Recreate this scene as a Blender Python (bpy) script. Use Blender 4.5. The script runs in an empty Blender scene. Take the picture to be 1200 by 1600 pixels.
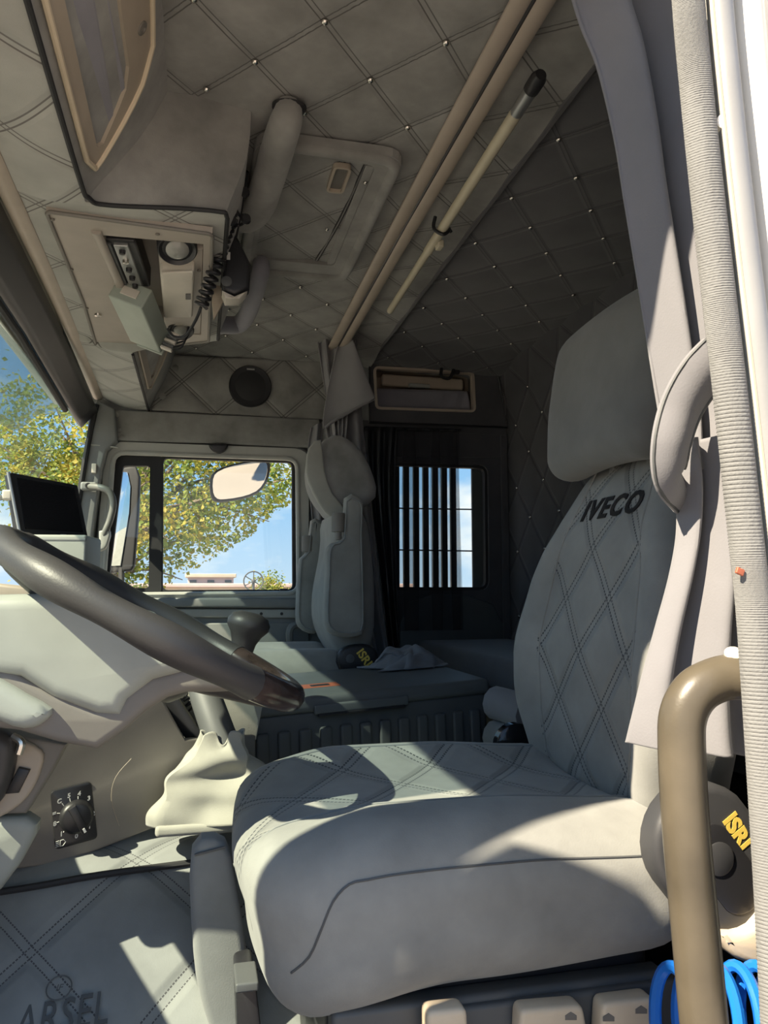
import bpy, bmesh, math, random
from mathutils import Vector, Matrix, noise
from mathutils.geometry import tessellate_polygon

random.seed(7)
scene = bpy.context.scene
col = scene.collection
PI = math.pi

# ------------------------------------------------------------------ camera
FPX = 1200.0
PITCH = math.atan(120 / FPX)
YAW = math.atan(290 / FPX * math.cos(PITCH))
cam_data = bpy.data.cameras.new('camera')
cam = bpy.data.objects.new('camera', cam_data)
col.objects.link(cam)
cam_data.sensor_fit = 'VERTICAL'
cam_data.sensor_height = 32.0
cam_data.lens = 32.0 * FPX / 1600.0
cam_data.clip_start = 0.02
cam_data.clip_end = 500
cam.location = (0, 0, 0)
cam.rotation_euler = (PI / 2 + PITCH, 0, -YAW)
scene.camera = cam

# ------------------------------------------------------------------ sky, sun, exposure
SUN_DIR = Vector((1.0, 0.42, -1.05)).normalized()      # direction the light travels
SUN_POWER = 11.5
SKY_POWER = 1.05
scene.view_settings.view_transform = 'Standard'
scene.view_settings.look = 'None'
scene.view_settings.gamma = 1
scene.view_settings.use_curve_mapping = False
scene.view_settings.exposure = 0.22

sun_data = bpy.data.lights.new('sun', 'SUN')
sun_data.energy = SUN_POWER
sun_data.angle = math.radians(0.6)
sun_data.color = (1.0, 0.87, 0.67)
sun = bpy.data.objects.new('sun', sun_data)
col.objects.link(sun)
sun.location = (-6, -3, 8)
sun.rotation_euler = SUN_DIR.to_track_quat('-Z', 'Y').to_euler()

world = bpy.data.worlds.new('sky')
scene.world = world
world.use_nodes = True
wt = world.node_tree
for n in list(wt.nodes): wt.nodes.remove(n)
def wn(t, **k):
    n = wt.nodes.new(t)
    for a, b in k.items(): setattr(n, a, b)
    return n
w_out = wn('ShaderNodeOutputWorld'); w_bg = wn('ShaderNodeBackground')
w_tc = wn('ShaderNodeTexCoord'); w_sep = wn('ShaderNodeSeparateXYZ')
w_ramp = wn('ShaderNodeValToRGB')
w_noise = wn('ShaderNodeTexNoise'); w_map = wn('ShaderNodeMapping')
w_cr = wn('ShaderNodeValToRGB'); w_mix = wn('ShaderNodeMixRGB')
wt.links.new(w_tc.outputs['Generated'], w_sep.inputs[0])
wt.links.new(w_sep.outputs['Z'], w_ramp.inputs[0])
e = w_ramp.color_ramp.elements
e[0].position = 0.0; e[0].color = (0.52, 0.68, 0.85, 1)
e[1].position = 0.55; e[1].color = (0.16, 0.36, 0.74, 1)
x = e.new(0.12); x.color = (0.30, 0.55, 0.86, 1)
w_map.inputs['Scale'].default_value = (1.0, 1.0, 2.2)
w_noise.inputs['Scale'].default_value = 3.2
w_noise.inputs['Detail'].default_value = 6
w_noise.inputs['Roughness'].default_value = 0.6
wt.links.new(w_tc.outputs['Generated'], w_map.inputs[0])
wt.links.new(w_map.outputs[0], w_noise.inputs['Vector'])
wt.links.new(w_noise.outputs['Fac'], w_cr.inputs[0])
w_cr.color_ramp.elements[0].position = 0.50
w_cr.color_ramp.elements[1].position = 0.68
w_mix.inputs[2].default_value = (0.95, 0.95, 0.93, 1)
wt.links.new(w_cr.outputs[0], w_mix.inputs[0])
wt.links.new(w_ramp.outputs[0], w_mix.inputs[1])
wt.links.new(w_mix.outputs[0], w_bg.inputs[0])
w_bg.inputs[1].default_value = SKY_POWER
wt.links.new(w_bg.outputs[0], w_out.inputs[0])

# ------------------------------------------------------------------ helpers
_R = Vector((math.cos(YAW), -math.sin(YAW), 0))
_F = Vector((math.sin(YAW) * math.cos(PITCH), math.cos(YAW) * math.cos(PITCH), math.sin(PITCH)))
_U = Vector((-math.sin(YAW) * math.sin(PITCH), -math.cos(YAW) * math.sin(PITCH), math.cos(PITCH)))
def at(px, py, Y=None, X=None, Z=None):
    """point of the place seen at a picture position, on the plane at a known distance"""
    v = _F + _R * ((px - 600) / FPX) + _U * ((800 - py) / FPX)
    t = Y / v.y if Y is not None else (X / v.x if X is not None else Z / v.z)
    return v * t

def link(o, parent=None):
    col.objects.link(o)
    if parent is not None:
        o.parent = parent
        o.matrix_parent_inverse = parent.matrix_world.inverted() if False else Matrix.Identity(4)
    return o

def tag(o, label=None, cat=None, group=None, kind=None):
    if label: o['label'] = label
    if cat: o['category'] = cat
    if group: o['group'] = group
    if kind: o['kind'] = kind
    return o

def thing(name, label, cat, loc=(0, 0, 0), group=None, kind=None):
    o = bpy.data.objects.new(name, None)
    o.empty_display_size = 0.02
    col.objects.link(o)
    o.location = loc
    return tag(o, label, cat, group, kind)

def base(o):
    """world offset of a part's ancestors (things are only moved, not turned, before their parts are made)"""
    v = Vector((0, 0, 0))
    while o is not None:
        v += o.location
        o = o.parent
    return v

def mesh(name, verts, faces, mat, parent=None, smooth=True, uv=None, mats=None, fmat=None, origin=None):
    """verts in world space -> ONE mesh object (its origin at the thing's base)"""
    off = base(parent) if parent is not None else Vector((0, 0, 0))
    if parent is None:
        if origin is None:
            n = len(verts)
            origin = Vector((sum(v[0] for v in verts) / n, sum(v[1] for v in verts) / n, min(v[2] for v in verts)))
        off = Vector(origin)
    me = bpy.data.meshes.new(name)
    me.from_pydata([tuple(Vector(v) - off) for v in verts], [], faces)
    if uv is not None:
        lay = me.uv_layers.new(name='quilt')
        for lp in me.loops:
            lay.data[lp.index].uv = uv[lp.vertex_index]
    for m in (mats or [mat]):
        me.materials.append(m)
    if fmat:
        for p, k in zip(me.polygons, fmat): p.material_index = k
    bm = bmesh.new(); bm.from_mesh(me)
    bmesh.ops.recalc_face_normals(bm, faces=bm.faces)
    bm.to_mesh(me); bm.free()
    me.update()
    if smooth:
        for p in me.polygons: p.use_smooth = True
        me.set_sharp_from_angle(angle=math.radians(42))
    o = bpy.data.objects.new(name, me)
    if parent is None: o.location = off
    return link(o, parent)

class MB:
    """collects shapes that belong to one part"""
    def __init__(s): s.v = []; s.f = []
    def add(s, vf):
        k = len(s.v)
        s.v += [Vector(p) for p in vf[0]]
        s.f += [tuple(i + k for i in f) for f in vf[1]]
        return s
    def make(s, name, mat, parent=None, smooth=True, **k):
        return mesh(name, s.v, s.f, mat, parent, smooth, **k)

def smoothstep(a, b, x):
    t = max(0, min(1, (x - a) / (b - a))); return t * t * (3 - 2 * t)
def lerp(a, b, t): return a + (b - a) * t
def table(tb, x):
    if x <= tb[0][0]: return tb[0][1]
    for (a, u), (b, w) in zip(tb, tb[1:]):
        if x <= b:
            t = (x - a) / (b - a); t = t * t * (3 - 2 * t) * 0.5 + t * 0.5
            return u + (w - u) * t
    return tb[-1][1]

def catmull(pts, n=6, closed=False):
    pts = [Vector(p) for p in pts]; out = []; m = len(pts)
    rng = range(m) if closed else range(m - 1)
    for i in rng:
        if closed: p0, p1, p2, p3 = pts[i - 1], pts[i], pts[(i + 1) % m], pts[(i + 2) % m]
        else: p0, p1, p2, p3 = pts[max(i - 1, 0)], pts[i], pts[i + 1], pts[min(i + 2, m - 1)]
        for k in range(n):
            t = k / n
            out.append(0.5 * ((2 * p1) + (p2 - p0) * t + (2 * p0 - 5 * p1 + 4 * p2 - p3) * t * t + (3 * p1 - p0 - 3 * p2 + p3) * t ** 3))
    if not closed: out.append(pts[-1])
    return out

def tube(pts, r, seg=10, smooth=0, closed=False, flat=1.0, caps=True, up=None):
    """round or flattened bar along points; r number or list"""
    P = [Vector(p) for p in pts]
    if not isinstance(r, (list, tuple)): r = [r] * len(P)
    if smooth:
        n0 = len(P)
        rr = catmull([Vector((a, 0, 0)) for a in r], smooth, closed)
        P = catmull(P, smooth, closed); r = [max(1e-5, q.x) for q in rr]
    n = len(P); V = []; F = []
    def tan(i):
        if closed: d = P[(i + 1) % n] - P[i - 1]
        else: d = P[min(i + 1, n - 1)] - P[max(i - 1, 0)]
        return d.normalized() if d.length > 1e-9 else Vector((0, 0, 1))
    t0 = tan(0)
    nrm = Vector(up) if up is not None else (Vector((0, 0, 1)) if abs(t0.z) < 0.9 else Vector((1, 0, 0)))
    nrm = (nrm - t0 * nrm.dot(t0)).normalized()
    for i in range(n):
        t = tan(i)
        nrm = (nrm - t * nrm.dot(t))
        nrm = nrm.normalized() if nrm.length > 1e-6 else t.orthogonal().normalized()
        b = t.cross(nrm)
        for k in range(seg):
            a = 2 * PI * k / seg
            V.append(P[i] + nrm * math.cos(a) * r[i] * flat + b * math.sin(a) * r[i])
    m = n if closed else n - 1
    for i in range(m):
        j = (i + 1) % n
        for k in range(seg):
            l = (k + 1) % seg
            F.append((i * seg + k, i * seg + l, j * seg + l, j * seg + k))
    if caps and not closed:
        F.append(tuple(range(seg))[::-1]); F.append(tuple((n - 1) * seg + k for k in range(seg)))
    return V, F

def rbox(c, size, r, n=4, deform=None, rot=None):
    """rounded box round c; n rows of faces on each edge; deform(p)->p in local space"""
    hx, hy, hz = size[0] / 2, size[1] / 2, size[2] / 2
    if not isinstance(n, (list, tuple)): n = (n, n, n)
    r = min(r, hx, hy, hz)
    bm = {}; V = []; F = []
    def vert(p):
        key = (round(p[0], 6), round(p[1], 6), round(p[2], 6))
        if key not in bm:
            bm[key] = len(V); V.append(Vector(p))
        return bm[key]
    def coords(h, m):
        # rows: fine over the rounded rim, even between
        k = 4
        if h - r < 1e-6:
            return [-h * math.cos(PI * i / (2 * k)) for i in range(2 * k + 1)]
        rim = [-h + r * (1 - math.cos(PI / 2 * i / k)) for i in range(k)]
        rim = [-h + r * i / k for i in range(k)]
        mid = [-(h - r) + 2 * (h - r) * i / m for i in range(m + 1)]
        return rim + mid + [-q for q in rim[::-1]]
    cx, cy, cz = coords(hx, n[0]), coords(hy, n[1]), coords(hz, n[2])
    def face(A, B, fix, val):
        for i in range(len(A) - 1):
            for j in range(len(B) - 1):
                q = []
                for (a, b) in ((A[i], B[j]), (A[i + 1], B[j]), (A[i + 1], B[j + 1]), (A[i], B[j + 1])):
                    p = [0, 0, 0]; o = [k for k in range(3) if k != fix]
                    p[fix] = val; p[o[0]] = a; p[o[1]] = b
                    q.append(vert(p))
                F.append(tuple(q))
    for s in (-1, 1):
        face(cy, cz, 0, s * hx); face(cx, cz, 1, s * hy); face(cx, cy, 2, s * hz)
    out = []
    for p in V:
        q = Vector((max(-hx + r, min(hx - r, p.x)), max(-hy + r, min(hy - r, p.y)), max(-hz + r, min(hz - r, p.z))))
        d = p - q
        if d.length > 1e-9: p = q + d.normalized() * r
        out.append(p)
    raw = [Vector(p) for p in out]
    if deform: out = [Vector(deform(p)) for p in out]
    if rot is not None: out = [rot @ p for p in out]
    out = [p + Vector(c) for p in out]
    return out, F, raw

def rb(c, size, r=0.004, n=2, rot=None, deform=None):
    v, f, _ = rbox(c, size, r, n, deform, rot); return v, f

def poly_area(l): return sum(a[0] * b[1] - b[0] * a[1] for a, b in zip(l, l[1:] + l[:1])) / 2

def pillow(loop, fr, depth, r=0.01, seg=4, smooth=0, bulge=0.0, rings=3):
    """outline (2D) made solid along the frame's third axis, with rounded rims; fr(a,b,c)->point"""
    L = [Vector((p[0], p[1], 0)) for p in loop]
    if smooth: L = catmull(L, smooth, True)
    if poly_area([(p.x, p.y) for p in L]) < 0: L = L[::-1]
    n = len(L)
    N = []
    for i in range(n):
        d1 = (L[i] - L[i - 1]); d2 = (L[(i + 1) % n] - L[i])
        d1 = d1.normalized() if d1.length > 1e-9 else d2.normalized(); d2 = d2.normalized() if d2.length > 1e-9 else d1
        n1 = Vector((-d1.y, d1.x, 0)); n2 = Vector((-d2.y, d2.x, 0))
        m = n1 + n2
        m = m.normalized() if m.length > 1e-6 else n1
        k = max(0.5, m.dot(n1)); N.append(m / k)
    cen = sum(L, Vector()) / n
    def ring(ins, c): return [fr(*(p + q * ins)[:2], c) for p, q in zip(L, N)]
    layers = []
    if bulge:
        for k in range(1, rings):
            f = k / rings
            layers.append([fr(*(lerp(cen, p + q * r, f))[:2], -bulge * (1 - f * f)) for p, q in zip(L, N)])
    for k in range(seg + 1):
        a = PI / 2 * k / seg
        layers.append(ring(r * (1 - math.sin(a)), r * (1 - math.cos(a))))
    for k in range(seg + 1):
        a = PI / 2 * (1 - k / seg)
        layers.append(ring(r * (1 - math.sin(a)), depth - r * (1 - math.cos(a))))
    if bulge:
        for k in range(rings - 1, 0, -1):
            f = k / rings
            layers.append([fr(*(lerp(cen, p + q * r, f))[:2], depth + bulge * (1 - f * f)) for p, q in zip(L, N)])
    V = [p for l in layers for p in l]; F = []
    for i in range(len(layers) - 1):
        for k in range(n):
            l = (k + 1) % n
            F.append((i * n + k, i * n + l, (i + 1) * n + l, (i + 1) * n + k))
    def cap(off, rev, c):
        if bulge:
            V.append(fr(cen.x, cen.y, c)); q = len(V) - 1
            for k in range(n):
                t = (off + k, off + (k + 1) % n, q); F.append(t[::-1] if rev else t)
        else:
            tri = tessellate_polygon([[Vector((p.x, p.y, 0)) for p in [a + b * r for a, b in zip(L, N)]]])
            for t in tri:
                t = tuple(off + i for i in t); F.append(t)
    cap(0, True, -bulge); cap((len(layers) - 1) * n, False, depth + bulge)
    return V, F

def plate(outer, holes, fr, depth):
    """flat panel with openings, square edges"""
    loops = [[Vector((p[0], p[1], 0)) for p in l] for l in [outer] + list(holes)]
    flat = [p for l in loops for p in l]; n = len(flat)
    V = [fr(p.x, p.y, 0) for p in flat] + [fr(p.x, p.y, depth) for p in flat]
    F = []
    for t in tessellate_polygon(loops):
        F.append(tuple(t)); F.append(tuple(i + n for i in t[::-1]))
    k = 0
    for l in loops:
        m = len(l)
        for i in range(m):
            j = (i + 1) % m
            F.append((k + i, k + j, n + k + j, n + k + i))
        k += m
    return V, F

def frame3(o, u, v, w):
    o, u, v, w = Vector(o), Vector(u), Vector(v), Vector(w)
    return lambda a, b, c: o + u * a + v * b + w * c
def YF(Y):            # outline given as (X, Z) at distance Y; third axis goes away from the driver's door
    return lambda a, b, c: Vector((a, Y + c, b))
def tr(pts, Y):       # picture outline -> (X, Z) at distance Y
    return [(q.x, q.z) for q in (at(p[0], p[1], Y=Y) for p in pts)]
def trz(pts, Z): return [(q.x, q.y) for q in (at(p[0], p[1], Z=Z) for p in pts)]
def round_loop(l, r, seg=4):
    """outline with rounded corners"""
    out = []; n = len(l); l = [Vector((p[0], p[1])) for p in l]
    for i in range(n):
        p, a, b = l[i], l[i - 1], l[(i + 1) % n]
        da = (a - p); db = (b - p)
        q = min(r, da.length * 0.48, db.length * 0.48)
        s, e_ = p + da.normalized() * q, p + db.normalized() * q
        for k in range(seg + 1):
            t = k / seg
            out.append(tuple((1 - t) ** 2 * s + 2 * t * (1 - t) * p + t * t * e_))
    return out
def sheet(fn, nu, nv):
    V = [Vector(fn(i / nu, j / nv)) for j in range(nv + 1) for i in range(nu + 1)]
    F = [(j * (nu + 1) + i, j * (nu + 1) + i + 1, (j + 1) * (nu + 1) + i + 1, (j + 1) * (nu + 1) + i) for j in range(nv) for i in range(nu)]
    return V, F
def solid(o, t, offset=0.0):
    m = o.modifiers.new('thickness', 'SOLIDIFY'); m.thickness = t; m.offset = offset; return o
def lathe(prof, o, axis, seg=20, close=True):
    """prof: (radius, height) pairs along axis from o"""
    axis = Vector(axis).normalized(); u = axis.orthogonal().normalized(); w = axis.cross(u); o = Vector(o)
    V = []; F = []
    for (r, h) in prof:
        for k in range(seg):
            a = 2 * PI * k / seg
            V.append(o + axis * h + (u * math.cos(a) + w * math.sin(a)) * max(r, 1e-5))
    for i in range(len(prof) - 1):
        for k in range(seg):
            l = (k + 1) % seg
            F.append((i * seg + k, i * seg + l, (i + 1) * seg + l, (i + 1) * seg + k))
    if close:
        F.append(tuple(range(seg))[::-1]); F.append(tuple((len(prof) - 1) * seg + k for k in range(seg)))
    return V, F
def text_vf(s, size, extrude=0.0, shear=0.0, offset=0.0, space=1.0, align='CENTER'):
    cu = bpy.data.curves.new('t', 'FONT'); cu.body = s; cu.size = size; cu.extrude = extrude
    cu.shear = shear; cu.offset = offset; cu.space_character = space; cu.align_x = align; cu.align_y = 'CENTER'
    cu.resolution_u = 3
    o = bpy.data.objects.new('t', cu); col.objects.link(o)
    dg = bpy.context.evaluated_depsgraph_get(); dg.update()
    me = bpy.data.meshes.new_from_object(o.evaluated_get(dg))
    V = [v.co.copy() for v in me.vertices]; F = [tuple(p.vertices) for p in me.polygons]
    bpy.data.objects.remove(o); bpy.data.meshes.remove(me); bpy.data.curves.remove(cu)
    return V, F

# ------------------------------------------------------------------ materials
def newmat(name):
    m = bpy.data.materials.new(name); m.use_nodes = True
    nt = m.node_tree; b = nt.nodes['Principled BSDF']
    return m, nt, b
def nd(nt, t, **k):
    n = nt.nodes.new(t)
    for a, c in k.items(): setattr(n, a, c)
    return n
def mth(nt, op, a, b=None, c=None):
    n = nt.nodes.new('ShaderNodeMath'); n.operation = op
    for i, q in enumerate((a, b, c)):
        if q is None: continue
        if isinstance(q, (int, float)): n.inputs[i].default_value = q
        else: nt.links.new(q, n.inputs[i])
    return n.outputs[0]
def coords_mottle(nt, c, scale, amount, detail=4):
    tc = nd(nt, 'ShaderNodeTexCoord'); ns = nd(nt, 'ShaderNodeTexNoise')
    ns.inputs['Scale'].default_value = scale; ns.inputs['Detail'].default_value = detail
    nt.links.new(tc.outputs['Object'], ns.inputs['Vector'])
    mr = nd(nt, 'ShaderNodeMapRange')
    mr.inputs['From Min'].default_value = 0.3; mr.inputs['From Max'].default_value = 0.7
    mr.inputs['To Min'].default_value = 1 - amount; mr.inputs['To Max'].default_value = 1 + amount
    nt.links.new(ns.outputs['Fac'], mr.inputs['Value'])
    return tc, mr.outputs['Result']
def colmul(nt, c, fac):
    mx = nd(nt, 'ShaderNodeVectorMath', operation='SCALE')
    mx.inputs[0].default_value = c
    nt.links.new(fac, mx.inputs['Scale'])
    return mx.outputs[0]
def suede(name, c, mottle=0.16, quilt=None, dash=0, line=(0.10, 0.10, 0.10), stitch=(0.05, 0.012), groove=0.6):
    """soft napped cloth; quilt=True draws the double seams of the diamond quilting from the quilt map"""
    m, nt, b = newmat(name)
    tc, f1 = coords_mottle(nt, c, 9.0, mottle)
    n2 = nd(nt, 'ShaderNodeTexNoise'); n2.inputs['Scale'].default_value = 55; n2.inputs['Detail'].default_value = 3
    nt.links.new(tc.outputs['Object'], n2.inputs['Vector'])
    f2 = mth(nt, 'MULTIPLY_ADD', n2.outputs['Fac'], mottle * 0.9, 1 - mottle * 0.45)
    fac = mth(nt, 'MULTIPLY', f1, f2)
    colr = colmul(nt, c, fac)
    n3 = nd(nt, 'ShaderNodeTexNoise'); n3.inputs['Scale'].default_value = 420; n3.inputs['Detail'].default_value = 2
    nt.links.new(tc.outputs['Object'], n3.inputs['Vector'])
    bump = nd(nt, 'ShaderNodeBump'); bump.inputs['Strength'].default_value = 0.12; bump.inputs['Distance'].default_value = 0.002
    nt.links.new(n3.outputs['Fac'], bump.inputs['Height'])
    nrm = bump.outputs[0]
    if quilt:
        uv = nd(nt, 'ShaderNodeUVMap', uv_map='quilt'); sp = nd(nt, 'ShaderNodeSeparateXYZ')
        nt.links.new(uv.outputs[0], sp.inputs[0])
        masks = []; grooves = []
        for i, q in enumerate(('X', 'Y')):
            fr_ = mth(nt, 'FRACT', mth(nt, 'ADD', sp.outputs[q], 100.5))
            dist = mth(nt, 'ABSOLUTE', mth(nt, 'SUBTRACT', fr_, 0.5))
            ln = mth(nt, 'LESS_THAN', mth(nt, 'ABSOLUTE', mth(nt, 'SUBTRACT', dist, stitch[0])), stitch[1])
            if dash:
                o = sp.outputs['Y' if q == 'X' else 'X']
                ln = mth(nt, 'MULTIPLY', ln, mth(nt, 'LESS_THAN', mth(nt, 'FRACT', mth(nt, 'MULTIPLY', mth(nt, 'ADD', o, 100), dash)), 0.68))
            masks.append(ln)
            g = nd(nt, 'ShaderNodeMapRange'); g.interpolation_type = 'SMOOTHSTEP'
            g.inputs['From Min'].default_value = stitch[0] * 0.6; g.inputs['From Max'].default_value = stitch[0] * 3.2
            nt.links.new(dist, g.inputs['Value']); grooves.append(g.outputs['Result'])
        mask = mth(nt, 'MAXIMUM', masks[0], masks[1]); gr = mth(nt, 'MULTIPLY', grooves[0], grooves[1])
        b2 = nd(nt, 'ShaderNodeBump'); b2.inputs['Strength'].default_value = groove; b2.inputs['Distance'].default_value = 0.006
        nt.links.new(gr, b2.inputs['Height']); nt.links.new(nrm, b2.inputs['Normal']); nrm = b2.outputs[0]
        mx = nd(nt, 'ShaderNodeMixRGB'); mx.inputs[2].default_value = (*line, 1)
        nt.links.new(mask, mx.inputs[0]); nt.links.new(colr, mx.inputs[1]); colr = mx.outputs[0]
    nt.links.new(colr, b.inputs['Base Color']); nt.links.new(nrm, b.inputs['Normal'])
    b.inputs['Roughness'].default_value = 0.85
    b.inputs['Specular IOR Level'].default_value = 0.25
    b.inputs['Sheen Weight'].default_value = 0.25
    b.inputs['Sheen Roughness'].default_value = 0.6
    return m
def plastic(name, c, rough=0.5, mottle=0.07, bump=0.05, scale=14, metallic=0.0, spec=0.5):
    m, nt, b = newmat(name)
    tc, f = coords_mottle(nt, c, scale, mottle)
    nt.links.new(colmul(nt, c, f), b.inputs['Base Color'])
    ns = nd(nt, 'ShaderNodeTexNoise'); ns.inputs['Scale'].default_value = 350
    nt.links.new(tc.outputs['Object'], ns.inputs['Vector'])
    bp = nd(nt, 'ShaderNodeBump'); bp.inputs['Strength'].default_value = bump; bp.inputs['Distance'].default_value = 0.002
    nt.links.new(ns.outputs['Fac'], bp.inputs['Height']); nt.links.new(bp.outputs[0], b.inputs['Normal'])
    b.inputs['Roughness'].default_value = rough; b.inputs['Metallic'].default_value = metallic
    b.inputs['Specular IOR Level'].default_value = spec
    return m
def glass(name, tint=(1, 1, 1), gloss=0.06, dirt=0.0):
    m, nt, b = newmat(name); nt.nodes.remove(b)
    out = nt.nodes['Material Output']
    tr_ = nd(nt, 'ShaderNodeBsdfTransparent'); tr_.inputs[0].default_value = (*tint, 1)
    gl = nd(nt, 'ShaderNodeBsdfGlossy'); gl.inputs['Roughness'].default_value = 0.02
    mx = nd(nt, 'ShaderNodeMixShader'); mx.inputs[0].default_value = gloss
    nt.links.new(tr_.outputs[0], mx.inputs[1]); nt.links.new(gl.outputs[0], mx.inputs[2])
    if dirt:
        df = nd(nt, 'ShaderNodeBsdfDiffuse'); df.inputs[0].default_value = (0.7, 0.72, 0.7, 1)
        m2 = nd(nt, 'ShaderNodeMixShader'); m2.inputs[0].default_value = dirt
        nt.links.new(mx.outputs[0], m2.inputs[1]); nt.links.new(df.outputs[0], m2.inputs[2]); mx = m2
    nt.links.new(mx.outputs[0], out.inputs[0])
    return m
def sheer(name, c, alpha, fold=0):
    m, nt, b = newmat(name); nt.nodes.remove(b); out = nt.nodes['Material Output']
    df = nd(nt, 'ShaderNodeBsdfDiffuse'); df.inputs[0].default_value = (*c, 1)
    tp = nd(nt, 'ShaderNodeBsdfTransparent'); mx = nd(nt, 'ShaderNodeMixShader'); mx.inputs[0].default_value = alpha
    nt.links.new(tp.outputs[0], mx.inputs[1]); nt.links.new(df.outputs[0], mx.inputs[2]); nt.links.new(mx.outputs[0], out.inputs[0])
    return m
def leafmat(name, cols):
    m, nt, b = newmat(name)
    tc = nd(nt, 'ShaderNodeTexCoord'); ns = nd(nt, 'ShaderNodeTexNoise'); ns.inputs['Scale'].default_value = 1.3; ns.inputs['Detail'].default_value = 6
    ns.inputs['Roughness'].default_value = 0.75
    nt.links.new(tc.outputs['Object'], ns.inputs['Vector'])
    rp = nd(nt, 'ShaderNodeValToRGB'); el = rp.color_ramp.elements
    el[0].position = 0.32; el[0].color = (*cols[0], 1); el[1].position = 0.68; el[1].color = (*cols[-1], 1)
    for i, c in enumerate(cols[1:-1]):
        k = el.new(0.32 + 0.36 * (i + 1) / (len(cols) - 1)); k.color = (*c, 1)
    nt.links.new(ns.outputs['Fac'], rp.inputs[0])
    out = nt.nodes['Material Output']
    tl = nd(nt, 'ShaderNodeBsdfTranslucent'); mx = nd(nt, 'ShaderNodeMixShader'); mx.inputs[0].default_value = 0.45
    nt.links.new(rp.outputs[0], b.inputs['Base Color']); nt.links.new(rp.outputs[0], tl.inputs[0])
    b.inputs['Roughness'].default_value = 0.6
    nt.links.new(b.outputs[0], mx.inputs[1]); nt.links.new(tl.outputs[0], mx.inputs[2]); nt.links.new(mx.outputs[0], out.inputs[0])
    return m

SEAT_C = (0.265, 0.268, 0.252)
M = {}
M['seat'] = suede('seat suede', SEAT_C, 0.17)
M['seat_quilt'] = suede('seat suede quilted', SEAT_C, 0.17, True, dash=18, line=(0.04, 0.045, 0.05), stitch=(0.05, 0.014), groove=0.9)
M['tunnel'] = suede('tunnel suede', (0.235, 0.245, 0.24), 0.14)
M['tunnel_quilt'] = suede('tunnel suede quilted', (0.235, 0.245, 0.24), 0.14, True, dash=40, line=(0.07, 0.07, 0.075), stitch=(0.032, 0.0055), groove=0.7)
ROOF_C = (0.27, 0.265, 0.25)
M['roof'] = suede('roof suede', ROOF_C, 0.27)
M['roof_quilt'] = suede('roof suede quilted', ROOF_C, 0.25, True, dash=0, line=(0.095, 0.09, 0.085), stitch=(0.030, 0.0075), groove=0.30)
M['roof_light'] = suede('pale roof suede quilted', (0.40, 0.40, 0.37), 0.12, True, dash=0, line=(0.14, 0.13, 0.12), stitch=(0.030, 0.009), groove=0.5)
M['curtain'] = suede('curtain cloth', (0.215, 0.212, 0.226), 0.06)
M['curtain_far'] = suede('far curtain cloth', (0.24, 0.235, 0.245), 0.08)
M['tan'] = plastic('tan plastic', (0.46, 0.39, 0.31), 0.5)
M['tan_dark'] = plastic('brown grey plastic', (0.20, 0.185, 0.165), 0.55)
M['console'] = plastic('console plastic', (0.40, 0.355, 0.31), 0.5)
M['sand'] = plastic('sand plastic', (0.72, 0.60, 0.44), 0.45)
M['cream'] = plastic('cream plastic', (0.62, 0.57, 0.50), 0.5)
M['dash'] = plastic('dash plastic', (0.15, 0.14, 0.125), 0.5)
M['shroud'] = plastic('shroud plastic', (0.36, 0.38, 0.345), 0.5)
M['wheel'] = plastic('wheel rubber', (0.055, 0.052, 0.052), 0.46, bump=0.1)
M['headrest'] = suede('headrest suede', (0.16, 0.16, 0.148), 0.15)
M['wheel_worn'] = plastic('worn wheel grip', (0.05, 0.034, 0.030), 0.18, mottle=0.5, scale=30)
M['black'] = plastic('black plastic', (0.022, 0.022, 0.025), 0.4)
M['black_gloss'] = plastic('black gloss', (0.012, 0.012, 0.014), 0.12)
M['rubber'] = plastic('black rubber', (0.025, 0.025, 0.027), 0.7)
M['charcoal'] = plastic('charcoal plastic', (0.095, 0.10, 0.102), 0.55)
M['charcoal_lid'] = plastic('charcoal lid', (0.115, 0.125, 0.128), 0.45)
M['grey'] = plastic('grey painted metal', (0.36, 0.37, 0.35), 0.45)
M['door_grey'] = plastic('grey door trim', (0.24, 0.25, 0.245), 0.55)
M['pale'] = plastic('pale window surround', (0.46, 0.46, 0.42), 0.5)
M['paint'] = plastic('white cab paint', (0.80, 0.765, 0.68), 0.25, mottle=0.03)
M['seal'] = plastic('grey ribbed seal', (0.20, 0.20, 0.195), 0.8, bump=0.4)
M['chrome'] = plastic('bright metal', (0.78, 0.74, 0.68), 0.25, metallic=1.0, mottle=0.02)
M['steel'] = plastic('dull metal', (0.45, 0.46, 0.46), 0.4, metallic=0.8)
M['box_green'] = plastic('grey green box', (0.36, 0.40, 0.35), 0.5)
M['blue'] = plastic('blue hose', (0.012, 0.16, 0.62), 0.3, mottle=0.03)
M['white'] = plastic('white print', (0.75, 0.75, 0.72), 0.6)
M['yellow'] = plastic('yellow print', (0.75, 0.55, 0.10), 0.5)
M['orange'] = plastic('orange print', (0.42, 0.12, 0.06), 0.5)
M['pole'] = plastic('cream pole', (0.62, 0.56, 0.42), 0.4)
M['rail'] = plastic('beige rail', (0.47, 0.40, 0.33), 0.45)
M['net'] = suede('grey violet net', (0.24, 0.235, 0.27), 0.1)
M['boot'] = suede('cream leather boot', (0.37, 0.365, 0.32), 0.14)
M['rag'] = suede('grey rag', (0.16, 0.17, 0.19), 0.15)
M['mesh_curtain'] = sheer('dark sheer curtain', (0.05, 0.05, 0.055), 0.42)
M['cover_black'] = plastic('matt black cover', (0.045, 0.046, 0.05), 0.5)
M['glass'] = glass('window glass', (0.97, 0.99, 0.97), 0.03)
M['windscreen'] = glass('windscreen glass', (0.93, 0.98, 0.96), 0.03, 0.05)
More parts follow.
